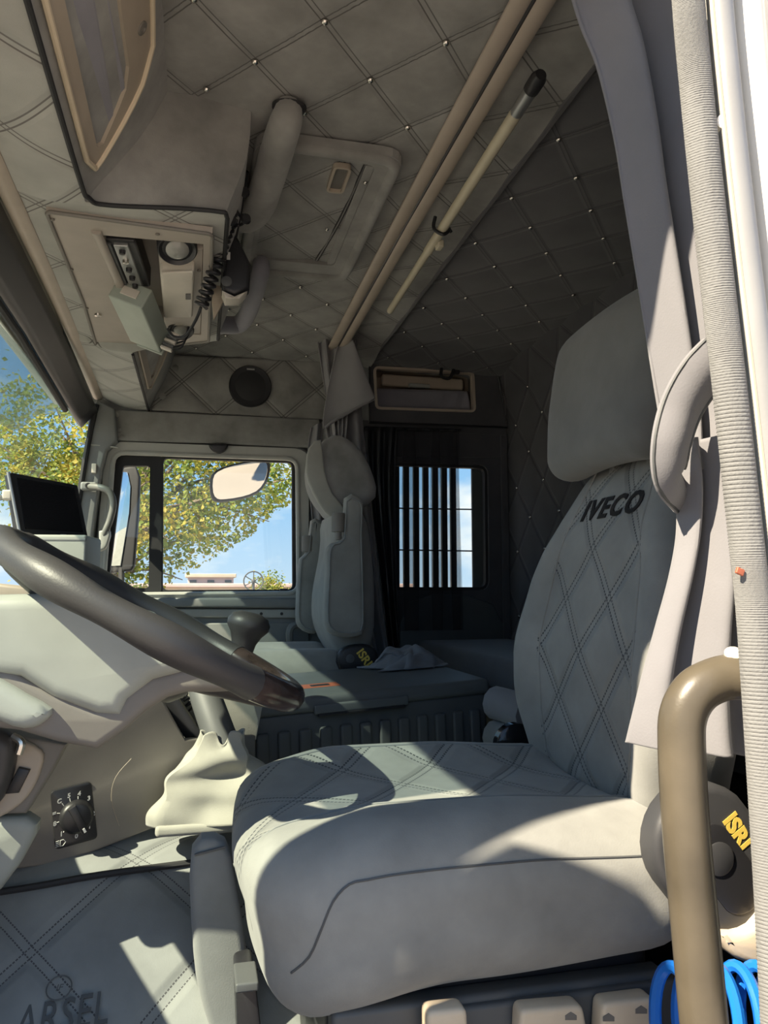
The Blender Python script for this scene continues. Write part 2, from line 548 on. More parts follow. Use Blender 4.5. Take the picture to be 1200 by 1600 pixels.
M['smoke'] = glass('smoked film', (0.72, 0.78, 0.80), 0.03, 0.16)
M['mirror'] = plastic('mirror glass', (0.92, 0.92, 0.90), 0.03, mottle=0.0, bump=0.0, metallic=1.0)
M['lamp'] = plastic('lamp glass', (0.30, 0.30, 0.28), 0.12)
M['sleeper'] = suede('shade-darkened sleeper suede', (0.08, 0.08, 0.088), 0.15)  # darker copy of the roof suede, paints in the sleeper's low light
M['sleeper_quilt'] = suede('shade-darkened sleeper suede quilted', (0.08, 0.08, 0.088), 0.15, True, dash=0, line=(0.035, 0.035, 0.04), stitch=(0.026, 0.008), groove=0.4)
M['bead'] = plastic('silver rubber', (0.30, 0.30, 0.30), 0.4)
M['pillar_bar'] = plastic('olive grey tube', (0.17, 0.17, 0.155), 0.45)
M['blind'] = glass('added shade pane film', (0.05, 0.05, 0.05), 0.03)  # near-opaque, added to keep sun off the seat side
M['leaf'] = leafmat('autumn leaves', [(0.08, 0.15, 0.025), (0.15, 0.23, 0.04), (0.26, 0.31, 0.06), (0.52, 0.42, 0.07), (0.30, 0.24, 0.06)])
M['bark'] = plastic('bark', (0.20, 0.16, 0.12), 0.9, mottle=0.3)
M['ground'] = plastic('pale concrete', (0.36, 0.31, 0.27), 0.9, mottle=0.12, scale=0.6)
M['wall_pink'] = plastic('pink render', (0.62, 0.46, 0.42), 0.9, mottle=0.1, scale=1)
M['wall_tan'] = plastic('tan render', (0.62, 0.52, 0.40), 0.9, mottle=0.08, scale=1)

# ================================================================== THE SETTING
YW = 3.0          # inner face of the passenger side
XR = 1.25         # rear wall
ZC = 0.93         # roof lining
YD = 0.60         # driver's door opening

def struct(o, label, cat): return tag(o, label, cat, kind='structure')

# ground outside
o = mesh('ground', *sheet(lambda u, v: (-90 + 180 * u, -90 + 200 * v, -2.3), 4, 4), M['ground'], smooth=False, origin=(0, 0, -2.3))
struct(o, 'pale sunlit concrete yard outside the cab', 'ground')

# floor of the cab
o = MB().add(rb((0.2, 1.82, -0.86), (2.1, 2.44, 0.06), 0.005)).make('floor', M['rubber'])
struct(o, 'dark rubber floor of the truck cab', 'floor')

# ---- roof lining: three quilted panels, studs
def quilt_uv(x, y, x0, y0, px, py):
    a = (x - x0) / px; b = (y - y0) / py
    return (a + b, a - b)
def puff(u, v, h): return h * (abs(math.sin(PI * u)) * abs(math.sin(PI * v))) ** 0.65
ceiling = struct(thing('ceiling', 'grey suede roof lining quilted in diamonds with metal studs', 'ceiling', (0.4, 1.8, ZC)), None, None)
def zroof(x, y):
    z = ZC
    if x > 0.66: z = 0.940 - (x - 0.66) * 0.03
    elif x > 0.47: z = 0.945 - (x - 0.47) * 0.10
    # rounds over towards the passenger side
    z -= 0.03 * smoothstep(2.7, 3.0, y)
    return z
def roof_panel(name, x0, x1, y0, y1, qx, qy, px=0.21, py=0.25, label=None, h=0.007, mat='roof_quilt'):
    nx = max(6, int((x1 - x0) / 0.0125)); ny = int((y1 - y0) / 0.0125)
    uv = []
    def fn(a, b):
        x_, y_ = lerp(x0, x1, a), lerp(y0, y1, b)
        u, v = quilt_uv(x_, y_, qx, qy, px, py); uv.append((u, v))
        return (x_, y_, zroof(x_ if x_ != 0.66 else (x0 + x1) / 2, y_) - puff(u, v, h) + 0.004)
    V, F = sheet(fn, nx, ny)
    return mesh(name, V, F, M[mat], ceiling, uv=uv)
roof_panel('roof_lining', -0.12, 0.4699, 0.6, 3.03, 0.181, 1.171)
roof_panel('roof_lining', 0.4701, 0.6599, 0.6, 3.03, 0.505, 1.40, px=0.30, h=0.006)
roof_panel('roof_lining', 0.6601, 1.27, 0.6, 3.03, 0.715, 1.40, h=0.008, mat='sleeper_quilt')  # dimness of the rear roof is put into its colour
stud_me = None
def stud(p, down=(0, 0, -1), r=0.0072, parent=None):
    global stud_me
    if stud_me is None:
        t = MB().add(lathe([(1, 0), (0.92, 0.35), (0.62, 0.72), (0.2, 0.86), (0.0, 0.88)], (0, 0, 0), (0, 0, 1), 10))
        me = bpy.data.meshes.new('stud'); me.from_pydata([tuple(v) for v in t.v], [], t.f); me.materials.append(M['chrome'])
        for q in me.polygons: q.use_smooth = True
        stud_me = me
    o = bpy.data.objects.new('stud', stud_me); o.scale = (r, r, r)
    o.location = Vector(p) - base(parent)
    o.rotation_euler = Vector(down).to_track_quat('Z', 'Y').to_euler()
    return link(o, parent)
def lattice(x0, y0, px, py, ok):
    for i in range(-24, 25):
        for j in range(-24, 25):
            x_ = x0 + px * (i + j) / 2; y_ = y0 + py * (i - j) / 2
            if ok(x_, y_): stud((x_, y_, zroof(x_, y_) + 0.002), parent=ceiling)
in_hatch = lambda x_, y_: 0.07 < x_ < 0.43 and 1.46 < y_ < 2.17
lattice(0.181, 1.171, 0.21, 0.25, lambda x_, y_: -0.115 < x_ < 0.435 and 0.95 < y_ < 2.95 and not in_hatch(x_, y_) and not (x_ < 0.09 and 1.39 < y_ < 2.25))
for k in range(8): stud((0.505, 1.15 + 0.25 * k, zroof(0.505, 1.5)), parent=ceiling)
lattice(0.715, 1.40, 0.21, 0.25, lambda x_, y_: 0.68 < x_ < 1.22 and 0.95 < y_ < 2.95)
for p in ((-0.107, 1.376), (-0.114, 1.291), (-0.007, 1.385)): stud((p[0], p[1], ZC - 0.004), parent=ceiling)
# roof skin above the lining and the closed front above the windscreen
MB().add(rb((0.38, 1.82, 1.02), (1.95, 2.52, 0.03), 0.006)).make('roof_skin', M['paint'], ceiling)
MB().add(rb((-0.53, 1.82, 0.86), (0.03, 2.46, 0.34), 0.006)).make('roof_front', M['paint'], ceiling)
# joint tucked above the fold of the lining
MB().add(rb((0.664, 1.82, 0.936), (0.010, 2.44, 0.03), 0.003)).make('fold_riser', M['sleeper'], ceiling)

# ---- rear wall
wall_rear = struct(thing('wall_rear', 'quilted suede rear wall of the sleeper, coloured darker for shade', 'wall', (XR, 1.8, -0.83)), None, None)
uv = []
def fn(a, b):
    y_, z_ = lerp(0.6, 3.03, a), lerp(-0.84, 0.97, b)
    u, v = quilt_uv(z_, y_, 0.93, 1.40, 0.26, 0.25); uv.append((u, v))
    return (XR - puff(u, v, 0.004) + 0.008 - 0.05 * smoothstep(0.78, 0.95, z_), y_, z_)
V, F = sheet(fn, 190, 130)
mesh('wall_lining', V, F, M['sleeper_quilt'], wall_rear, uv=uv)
MB().add(rb((XR + 0.05, 1.82, 0.08), (0.03, 2.48, 1.9), 0.006)).make('wall_skin', M['paint'], wall_rear)
for i in range(-20, 21):
    for j in range(-20, 21):
        z_ = 0.93 + 0.26 * (i + j) / 2; y_ = 1.40 + 0.25 * (i - j) / 2
        if -0.2 < z_ < 0.9 and 1.2 < y_ < 2.95: stud((XR + 0.007 - 0.05 * smoothstep(0.78, 0.95, z_), y_, z_), (-1, 0, 0), parent=wall_rear)

# ---- passenger side wall with its openings
WIN1 = round_loop(tr([(161, 930), (178, 708), (464, 718), (466, 927)], YW), 0.045)
WIN2 = round_loop(tr([(608, 722), (762, 727), (764, 922), (606, 922)], YW), 0.04)
CUBBY = round_loop(tr([(581, 575), (737, 583), (740, 647), (584, 642)], YW), 0.025)
wall_p = struct(thing('wall_passenger', 'grey passenger side wall of the cab with door and sleeper window', 'wall', (0.3, YW, -0.83)), None, None)
outer = [(-0.90, -0.86), (1.28, -0.86), (1.28, 1.0), (-0.56, 1.0), (-0.56, 0.72), (-0.385, 0.68), (-0.43, 0.38), (-0.47, 0.2), (-0.56, -0.06), (-0.90, -0.2)]
V, F = plate(outer, [WIN1, WIN2, CUBBY], YF(YW), 0.05)
mesh('wall_panel', V, F, M['door_grey'], wall_p, smooth=False)
# header trim above the door
H = [(172, 640), (500, 655), (500, 700), (484, 699), (330, 692), (186, 688), (160, 690)]
V, F = pillow(tr(H, YW - 0.03), YF(YW - 0.035), 0.036, 0.008, 3)
mesh('header_trim', V, F, M['roof'], wall_p)
# little plastic cap in the header and its two screws
V, F = pillow(tr([(328, 693), (355, 694), (352, 703), (342, 707), (331, 702)], YW - 0.05), YF(YW - 0.05), 0.03, 0.006, 3, smooth=3)
mesh('cap', V, F, M['black'], wall_p)
for p in ((182, 648), (186, 672), (191, 684)):
    q = at(p[0], p[1], Y=YW - 0.036); V, F = lathe([(0.010, 0), (0.010, 0.003), (0.007, 0.005)], q, (0, -1, 0), 12); mesh('rivet', V, F, M['roof'], wall_p)
# speaker panel, quilted
uv = []
A, B, C_, D = [at(p[0], p[1], Y=YW - 0.02) for p in ((262, 556), (512, 565), (512, 656), (236, 641))]
def fn(a, b):
    p = lerp(lerp(A, B, a), lerp(D, C_, a), b)
    u, v = quilt_uv(p.x, p.z, 0.18, 0.79, 0.26, 0.24); uv.append((u, v))
    return p + Vector((0, -puff(u, v, 0.008), 0))
V, F = sheet(fn, 60, 24)
o = solid(mesh('speaker_panel', V, F, M['roof_quilt'], wall_p, uv=uv), 0.012, 1)
# padded shelf panel round the cubby
SH = tr([(577, 561), (700, 567), (748, 569), (770, 575), (778, 590), (792, 668), (577, 660)], YW - 0.02)
V, F = plate(SH, [CUBBY], YF(YW - 0.022), 0.02)
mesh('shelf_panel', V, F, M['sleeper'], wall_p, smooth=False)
MB().add(tube([YF(YW - 0.024)(a, b, 0) for a, b in SH], 0.005, 8, closed=True)).make('piping', M['black'], wall_p)
# sill and lower trims of the sleeper side
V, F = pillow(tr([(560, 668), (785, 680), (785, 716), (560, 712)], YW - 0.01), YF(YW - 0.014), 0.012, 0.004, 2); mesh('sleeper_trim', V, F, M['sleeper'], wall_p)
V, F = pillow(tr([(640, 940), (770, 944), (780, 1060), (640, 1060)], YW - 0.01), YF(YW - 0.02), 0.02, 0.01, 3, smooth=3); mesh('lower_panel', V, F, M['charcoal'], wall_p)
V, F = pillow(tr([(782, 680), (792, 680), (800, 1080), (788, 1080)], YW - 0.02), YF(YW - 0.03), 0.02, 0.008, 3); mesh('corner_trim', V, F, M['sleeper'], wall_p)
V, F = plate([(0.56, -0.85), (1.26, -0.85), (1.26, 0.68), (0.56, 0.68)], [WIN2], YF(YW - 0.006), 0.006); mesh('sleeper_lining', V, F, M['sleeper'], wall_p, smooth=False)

# cubby: tan tray behind the opening
cubby = thing('side_cubby', 'tan plastic cubby tray in the padded shelf panel', 'cubby', (0.9, YW, 0.74))
def ring(loop, ins, fr, depth):
    c = Vector((sum(p[0] for p in loop) / len(loop), sum(p[1] for p in loop) / len(loop)))
    inner = []
    n = len(loop)
    for i, p in enumerate(loop):
        a, b = Vector(loop[i - 1]), Vector(loop[(i + 1) % n]); t = (b - a).normalized(); nn = Vector((-t.y, t.x))
        if nn.dot(c - Vector(p)) < 0: nn = -nn
        inner.append(tuple(Vector(p) + nn * ins))
    return plate(loop, [inner], fr, depth), inner
(V, F), CI = ring(CUBBY, 0.010, YF(YW - 0.032), 0.03); mesh('frame', V, F, M['rail'], cubby, smooth=False)
mb = MB()
n = len(CUBBY)
V = [Vector((a, YW - 0.01, b)) for a, b in CUBBY] + [Vector((a, YW + 0.14, b)) for a, b in CUBBY]
F = [(i, (i + 1) % n, n + (i + 1) % n, n + i) for i in range(n)] + [tuple(range(n, 2 * n))]
mesh('tray', V, F, M['tan'], cubby)
V, F = rb(at(660, 598, Y=YW + 0.05), (0.36, 0.03, 0.05), 0.012); mesh('tray_rib', V, F, M['tan'], cubby)
V, F = rb(at(655, 603, Y=YW + 0.02), (0.09, 0.02, 0.016), 0.004); mesh('clip', V, F, M['grey'], cubby)
netp = tr([(588, 606), (732, 610), (736, 640), (590, 638)], YW)
def fn(u, v):
    a = lerp(lerp(Vector(netp[0]), Vector(netp[1]), u), lerp(Vector(netp[3]), Vector(netp[2]), u), v)
    return (a.x, YW + 0.012 + 0.006 * math.sin(u * 40 + v * 4) * smoothstep(0.55, 1, u), a.y)
V, F = sheet(fn, 60, 6); solid(mesh('net_pocket', V, F, M['net'], cubby), 0.003)
hk = thing('black_hook', 'small black plastic hook clipped over the cubby rim', 'hook', at(708, 580, Y=YW - 0.05))
V, F = tube([at(690, 576, Y=2.95), at(690, 588, Y=2.94), at(702, 591, Y=2.94), at(708, 580, Y=2.94), at(710, 570, Y=2.95)], 0.007, 8, 4); mesh('curl', V, F, M['black'], hk)
V, F = rb(at(712, 577, Y=2.955), (0.03, 0.025, 0.045), 0.006); mesh('clamp', V, F, M['black'], hk)

# speaker
sp = at(391, 604, Y=YW - 0.03)
spk = thing('speaker', 'round black speaker in the quilted panel above the door', 'speaker', sp)
V, F = lathe([(0.082, -0.01), (0.082, 0.008), (0.078, 0.013), (0.072, 0.012)], sp, (0, -1, 0), 36); mesh('rim', V, F, M['black'], spk)
V, F = lathe([(0.072, 0.009), (0.05, 0.014), (0.0, 0.017)], sp, (0, -1, 0), 32, False); mesh('grille', V, F, M['rubber'], spk)
V, F = rb(sp + Vector((0, -0.013, 0.066)), (0.03, 0.003, 0.006), 0.001); mesh('badge', V, F, M['steel'], spk)

# ---- window 1: door window with quarter light
w1 = struct(thing('window_1', 'passenger door window with black framed quarter light', 'window', (0.02, YW, -0.02)), None, None)
OUT = round_loop(tr([(146, 940), (166, 691), (482, 703), (480, 938)], YW), 0.06)
V, F = plate(OUT, [WIN1], YF(YW - 0.022), 0.024); mesh('surround', V, F, M['pale'], w1, smooth=False)
V, F = tube([Vector((a, YW - 0.02, b)) for a, b in WIN1], 0.010, 8, closed=True); mesh('surround_lip', V, F, M['pale'], w1)
V, F = tube([Vector((a, YW - 0.012, b)) for a, b in round_loop(tr([(140, 944), (160, 686), (487, 698), (485, 942)], YW), 0.06)], 0.008, 8, closed=True); mesh('door_seal', V, F, M['rubber'], w1)
QO = round_loop(tr([(159, 932), (177, 706), (254, 709), (252, 932)], YW), 0.03)
QI = round_loop(tr([(168, 918), (192, 727), (234, 727), (232, 919)], YW), 0.012)
V, F = plate(QO, [QI], YF(YW + 0.01), 0.03); mesh('quarter_frame', V, F, M['rubber'], w1, smooth=False)
MO = round_loop(tr([(250, 708), (467, 717), (469, 930), (250, 930)], YW), 0.03)
MI = round_loop(tr([(255, 715), (457, 722), (458, 921), (254, 922)], YW), 0.02)
V, F = plate(MO, [MI], YF(YW + 0.012), 0.025); mesh('window_frame', V, F, M['rubber'], w1, smooth=False)
V, F = plate(QO, [], YF(YW + 0.022), 0.004); mesh('pane', V, F, M['glass'], w1, smooth=False)
V, F = plate(MO, [], YF(YW + 0.026), 0.004); mesh('pane', V, F, M['glass'], w1, smooth=False)
V, F = rb(at(443, 922, Y=YW), (0.03, 0.03, 0.012), 0.003); mesh('window_catch', V, F, M['black'], w1)

# ---- window 2: sleeper side window with dark vertical slats outside
w2 = struct(thing('window_2', 'sleeper side window with dark upright slats and two thin rods', 'window', (0.97, YW, 0)), None, None)
(V, F), W2I = ring(WIN2, 0.012, YF(YW + 0.005), 0.03); mesh('window_frame', V, F, M['rubber'], w2, smooth=False)
V, F = plate(WIN2, [], YF(YW + 0.02), 0.004); mesh('pane', V, F, M['glass'], w2, smooth=False)
zt, zb = at(690, 730, Y=3.05).z, at(690, 918, Y=3.05).z
sx = [at(px_, 820, Y=3.06).x for px_ in (615, 637.5, 651.5, 666, 681, 696, 711, 726.5)]
for k, px_ in enumerate((618, 634.5, 650, 665, 680, 694, 708)):
    c = at(px_, 820, Y=3.06); wd = 0.024 if k else 0.03
    V, F = rb((c.x, 3.06, (zt + zb) / 2), (wd, 0.02, zt - zb + 0.04), 0.002); mesh('slat', V, F, M['black'], w2)
c = at(752, 820, Y=3.06); V, F = rb((c.x, 3.06, (zt + zb) / 2), (0.085, 0.012, zt - zb + 0.04), 0.002); mesh('dark_panel', V, F, M['charcoal'], w2)
for y_ in (795, 860):
    a, b = at(612, y_ - 1, Y=3.045), at(738, y_ + 1, Y=3.045); V, F = tube([a, b], 0.003, 6); mesh('rod', V, F, M['black'], w2)

# ---- door 1: lower trim of the passenger door
d1 = struct(thing('door_1', 'grey lower trim of the passenger door below the window', 'door', (0.1, YW, -0.8)), None, None)
V, F = pillow(tr([(220, 934), (482, 934), (482, 950), (220, 948)], YW), YF(YW - 0.04), 0.04, 0.008, 3); mesh('sill', V, F, M['door_grey'], d1)
V, F = pillow(tr([(230, 951), (482, 952), (482, 966), (230, 964)], YW), YF(YW - 0.02), 0.02, 0.005, 3); mesh('belt_rail', V, F, M['pale'], d1)
V, F = pillow(tr([(240, 974), (482, 972), (482, 1120), (240, 1120)], YW), YF(YW - 0.018), 0.018, 0.006, 3); mesh('door_card', V, F, M['tunnel'], d1)
V, F = tube([at(455, 1015, Y=2.96), at(452, 990, Y=2.94), at(458, 978, Y=2.94), at(475, 976, Y=2.95)], 0.014, 8, 4); mesh('pull_grip', V, F, M['door_grey'], d1)
for px_ in (372, 408, 440):
    V, F = lathe([(0.006, 0), (0.006, 0.003), (0.003, 0.004)], at(px_, 959, Y=YW - 0.02), (0, -1, 0), 10); mesh('screw', V, F, M['black'], d1)

# ---- A-pillar on the passenger side
ap = struct(thing('trim_1', 'grey windscreen pillar trim beside the passenger window', 'pillar', (-0.42, 2.95, -0.05)), None, None)
V, F = pillow(tr([(152, 626), (180, 640), (184, 690), (168, 705), (160, 735), (132, 935), (96, 935), (118, 790), (136, 690), (140, 645)], 2.95), YF(2.93), 0.08, 0.010, 3)
mesh('pillar_cover', V, F, M['door_grey'], ap)
V, F = tube([at(151, 632, Y=2.925), at(138, 690, Y=2.925), at(124, 775, Y=2.925), at(104, 900, Y=2.925)], 0.010, 8, 4); mesh('pillar_seal', V, F, M['rubber'], ap)
V, F = rb(at(147, 732, Y=2.925), (0.016, 0.012, 0.034), 0.002); mesh('clip', V, F, M['cream'], ap)
V, F = tube([at(124, 693, Y=2.924), at(184, 699, Y=2.94)], 0.003, 6); mesh('seam', V, F, M['pale'], ap)

# ---- windscreen
ws = struct(thing('window_3', 'raked windscreen glass in front of the dashboard', 'window', (-0.6, 1.8, -0.1)), None, None)
P0, P1, P2, P3 = (-0.445, 0.70, 0.70), (-0.445, 3.0, 0.70), (-0.84, 3.0, -0.16), (-0.84, 0.70, -0.16)
V, F = sheet(lambda u, v: lerp(lerp(Vector(P0), Vector(P1), u), lerp(Vector(P3), Vector(P2), u), v) + Vector((-0.10 * (1 - (2 * u - 1) ** 2), 0, 0)), 24, 6)
solid(mesh('pane', V, F, M['windscreen'], ws), 0.005)
# header bar and the black sun blind cassette above the glass
hb = struct(thing('trim_2', 'grey header bar running along the top of the windscreen', 'trim', (-0.35, 1.8, 0.68)), None, None)
bar = [at(-20, 205, Y=1.25), at(60, 395, Y=1.75), at(110, 512, Y=2.2), at(154, 622, Y=2.95)]
bar = [Vector((-0.338, 0.7, 0.70)), Vector((-0.345, 1.3, 0.705)), Vector((-0.352, 2.0, 0.708)), at(153, 620, Y=2.95)]
V, F = tube(bar, 0.018, 10, 8, flat=0.7); mesh('bar', V, F, M['rail'], hb)
V, F = tube([p + Vector((0.018, 0, 0.012)) for p in bar], 0.005, 8, 8); mesh('edge_seal', V, F, M['rubber'], hb)
sv = thing('sun_blind', 'black sun blind cassette along the top of the windscreen', 'sun blind', (-0.40, 1.8, 0.62))
A0 = [Vector((-0.365, 0.78, 0.70)), Vector((-0.37, 1.3, 0.70)), Vector((-0.378, 2.0, 0.70)), at(150, 640, Y=2.92)]
def fn(u, v):
    p = catm(A0, u); return p + Vector((-0.055 * v, 0, -0.085 * v * (1 - 0.25 * u)))
def catm(P, u):
    k = min(int(u * (len(P) - 1)), len(P) - 2); return lerp(P[k], P[k + 1], u * (len(P) - 1) - k)
V, F = sheet(fn, 30, 4); solid(mesh('blind', V, F, M['black'], sv), 0.02, 0)
V, F = tube([fn(i / 12, 1.0) + Vector((-0.012, 0, -0.004)) for i in range(12)], 0.010, 8); mesh('bottom_rod', V, F, M['rubber'], sv)
fl = thing('tinted_film', 'smoked translucent band hanging in the top of the windscreen', 'sun strip', (-0.5, 1.8, 0.5))
V, F = sheet(lambda u, v: lerp(Vector((-0.455, 0.78, 0.665)), Vector((-0.455, 2.93, 0.665)), u) + Vector((-0.05 * (1 - (2 * u - 1) ** 2) - 0.09 * v, 0, -(0.21 - 0.05 * u * u) * v * (1 - 0.75 * smoothstep(0.82, 1.0, u)))), 40, 8)
solid(mesh('film', V, F, M['smoke'], fl), 0.003)

# ---- driver's side: B-pillar, door header, sleeper wall
wd = struct(thing('wall_driver', 'white painted door pillar and side of the cab at the driver\'s door', 'wall', (0.6, YD, -0.85)), None, None)
pl = [at(x_, y_, Y=0.60) + Vector((0.045, 0, 0)) for x_, y_ in ((1044, -160), (1054, 60), (1082, 330), (1112, 600), (1143, 900), (1172, 1300), (1192, 1720))]
lp = [(p.x, p.z) for p in pl]
V, F = plate(lp[::-1] + [(lp[0][0], 1.0), (1.28, 1.0), (1.28, -0.86), (lp[-1][0], -0.86)][0:0] + [(lp[0][0], 1.0), (1.28, 1.0), (1.28, -0.86), (lp[-1][0], -0.86)], [], YF(0.60), 0.012)
mesh('pillar_panel', V, F, M['paint'], wd, smooth=False)
V, F = tube([p + Vector((0.030, -0.004, 0)) for p in pl], 0.022, 12, 6, flat=0.8); mesh('pillar_rib', V, F, M['paint'], wd)
V, F = tube([p + Vector((0.095, -0.004, 0)) for p in pl], 0.03, 12, 6, flat=0.6); mesh('pillar_rib', V, F, M['paint'], wd)
for x_, y_ in ((1132, 190),):
    V, F = lathe([(0.0075, -0.01), (0.0075, 0.001), (0.003, 0.003)], at(x_, y_, Y=0.582), (-0.4, -1, 0), 14); mesh('plug', V, F, M['paint'], wd)
MB().add(rb((0.0, 0.66, 0.91), (1.0, 0.10, 0.2), 0.01)).make('door_header', M['door_grey'], wd)
MB().add(rb((0.93, 0.69, 0.07), (0.62, 0.04, 1.8), 0.01)).make('inner_panel', M['door_grey'], wd)

# ================================================================== DOOR SEAL, CURTAINS, GRAB HANDLE
seal = thing('door_seal', 'grey ribbed fabric door seal with silver rubber bead along the door pillar', 'door seal', at(1180, 1600, Y=0.585))
sl = [(1046, -60), (1052, 30), (1060, 120), (1076, 280), (1096, 460), (1112, 600), (1140, 860), (1150, 960), (1166, 1200), (1178, 1400), (1190, 1640)]
SL = catmull([at(x_, y_, Y=0.60) for x_, y_ in sl], 18)
def fn(u, v):
    f = u * (len(SL) - 1); k = min(int(f), len(SL) - 2); p = lerp(SL[k], SL[k + 1], f - k)
    w = 0.030 * v
    return p + Vector((w * 0.75, -w * 0.55, 0)) + Vector((-0.3, -0.8, 0)) * (0.0016 * abs(math.sin(u * 420 * PI)) + 0.006 * math.sin(v * PI))
V, F = sheet(fn, 2520, 5); solid(mesh('ribbed_strip', V, F, M['seal'], seal), 0.003)
V, F = tube([p + Vector((0.028, -0.020, 0)) for p in SL[::6]], 0.0022, 6); mesh('bead_trim', V, F, M['sand'], seal)
V, F = tube([p + Vector((0.040, -0.016, 0)) for p in SL[::6]], 0.012, 12); mesh('rubber_bead', V, F, M['bead'], seal)
V, F = rb(at(1156, 893, Y=0.588), (0.008, 0.003, 0.006), 0.001, rot=Matrix.Rotation(0.4, 3, 'Y')); mesh('torn_patch', V, F, M['orange'], seal)

def strip_between(Lp, Rp, Y, folds, amp, nu, nv, ph=0.0, lean=0.0):
    Lc = catmull([at(x_, y_, Y=Y) for x_, y_ in Lp], 10); Rc = catmull([at(x_, y_, Y=Y) for x_, y_ in Rp], 10)
    def pick(P, v):
        f = v * (len(P) - 1); k = min(int(f), len(P) - 2); return lerp(P[k], P[k + 1], f - k)
    def fn(u, v):
        p = lerp(pick(Lc, v), pick(Rc, v), u)
        return p + Vector((0, amp * math.sin(u * folds * 2 * PI + ph + 0.8 * math.sin(3 * v)) + lean * u, 0))
    return sheet(fn, nu, nv)
cur = thing('driver_curtain', 'grey curtain gathered and tied back beside the driver seat', 'curtain', at(1070, 1160, Y=0.80))
V, F = strip_between([(880, -90), (915, 20), (945, 90), (972, 200), (988, 300), (1003, 390), (1018, 480), (1036, 590), (1046, 660), (1052, 740)],
                     [(1075, -90), (1080, 20), (1086, 90), (1095, 200), (1106, 300), (1118, 390), (1126, 480), (1130, 590), (1130, 660), (1120, 740)], 0.80, 2.6, 0.020, 70, 60, 0.6, -0.05)
solid(mesh('upper_drape', V, F, M['curtain'], cur), 0.004)
V, F = strip_between([(1052, 690), (1062, 760), (1060, 830), (1046, 900), (1024, 980), (1004, 1060), (990, 1130), (986, 1162)],
                     [(1135, 690), (1142, 760), (1150, 830), (1160, 900), (1166, 980), (1172, 1060), (1180, 1130), (1182, 1175)], 0.78, 2.6, 0.018, 70, 50, 2.4, -0.06)
solid(mesh('lower_drape', V, F, M['curtain'], cur), 0.004)
# band of the tie-back, a drooping flat loop
TB = catmull([at(1128, 556, Y=0.70), at(1092, 590, Y=0.72), at(1062, 640, Y=0.735), at(1046, 700, Y=0.74), at(1046, 752, Y=0.755), at(1062, 778, Y=0.79)], 8)
def fn(u, v):
    f = u * (len(TB) - 1); k = min(int(f), len(TB) - 2); p = lerp(TB[k], TB[k + 1], f - k)
    d = (TB[k + 1] - TB[k]).normalized(); s = d.cross(Vector((0, 1, 0))).normalized()
    w = (v - 0.5) * (0.056 - 0.016 * u)
    return p + s * w + Vector((0, -0.012 * math.cos((v - 0.5) * PI), 0))
V, F = sheet(fn, 40, 10); tb = mesh('tie_back', V, F, M['curtain'], cur); solid(tb, 0.006)
for e_ in (0.04, 0.96):
    V, F = tube([fn(i / 30, e_) + Vector((0, -0.003, 0)) for i in range(31)], 0.0022, 6); mesh('piping', V, F, M['charcoal'], tb)

gh = thing('grab_handle', 'worn olive brown plastic grab handle by the driver\'s door', 'grab handle', at(1090, 1640, Y=0.66))
hp = [at(1165, 1058, Y=0.640), at(1128, 1060, Y=0.648), at(1090, 1078, Y=0.652), at(1068, 1115, Y=0.655), at(1065, 1170, Y=0.655), at(1072, 1300, Y=0.655), at(1086, 1450, Y=0.655), at(1100, 1600, Y=0.655), at(1112, 1720, Y=0.655)]
V, F = tube(hp, 0.0215, 14, 6); M['handle'] = plastic('worn handle plastic', (0.105, 0.088, 0.062), 0.34, mottle=0.3, scale=9)
mesh('bar', V, F, M['handle'], gh)
V, F = lathe([(0.009, -0.01), (0.009, 0.008), (0.004, 0.011)], at(1146, 1030, Y=0.645), (-0.3, -0.6, 0.8), 14); mesh('mount_boss', V, F, M['cream'], gh)

# ================================================================== DRIVER'S SEAT
SY = 1.20
seat = thing('driver_chair', 'grey suede driver seat with diamond stitched cushion and tall backrest', 'seat', (0.36, SY, -0.80))
# cushion
def cush(p):
    x, y, z = p                       # box is .62 x .50 x .19
    t = (x + 0.31) / 0.62
    top = smoothstep(-0.03, 0.095, z)
    z2 = z + top * (0.022 * math.cos(min(1, abs(y) / 0.25) * PI / 2) ** 2 * 0 - 0.030 * smoothstep(0.30, 0.0, t) + 0.014 * math.exp(-((abs(y) - 0.17) / 0.06) ** 2) + 0.016 * smoothstep(0.10, 0.22, y) - 0.012 * smoothstep(0.55, 0.9, t))
    z2 += -0.035 * smoothstep(0.45, 0.0, t) * (1 - top)
    z2 += (0.012 * smoothstep(0.5, 1.0, t)) * (1 - top) * smoothstep(0.0, 0.25, -y + 0.1)
    x2 = x - 0.02 * (1 - (y / 0.25) ** 2) * smoothstep(0.3, 0.0, t) + 0.008 + 0.035 * (1 - top) * smoothstep(0.35, 0.0, t)
    y2 = y * (1 - 0.10 * smoothstep(0.30, 0.0, t)) * (1 + 0.05 * smoothstep(0.0, -0.09, z) * 0)
    return (x2, y2, z2)
V, F, raw = rbox((0.365, SY, -0.405), (0.62, 0.52, 0.20), 0.075, (40, 30, 6), cush)
uv = []; 
for p in raw:
    a = p.x / 0.155; b = (p.y + 0.0) / 0.20
    uv.append((a + b + 0.35, a - b + 0.35))
fm = []
for f in F:
    c = sum((raw[i] for i in f), Vector()) / len(f)
    fm.append(1 if (c.z > 0.02 and -0.13 < c.y < 0.175) or (c.x < -0.25 and -0.13 < c.y < 0.175 and c.z > -0.02) else 0)
cu = mesh('cushion', V, F, None, seat, uv=uv, mats=[M['seat'], M['seat_quilt']], fmat=fm)
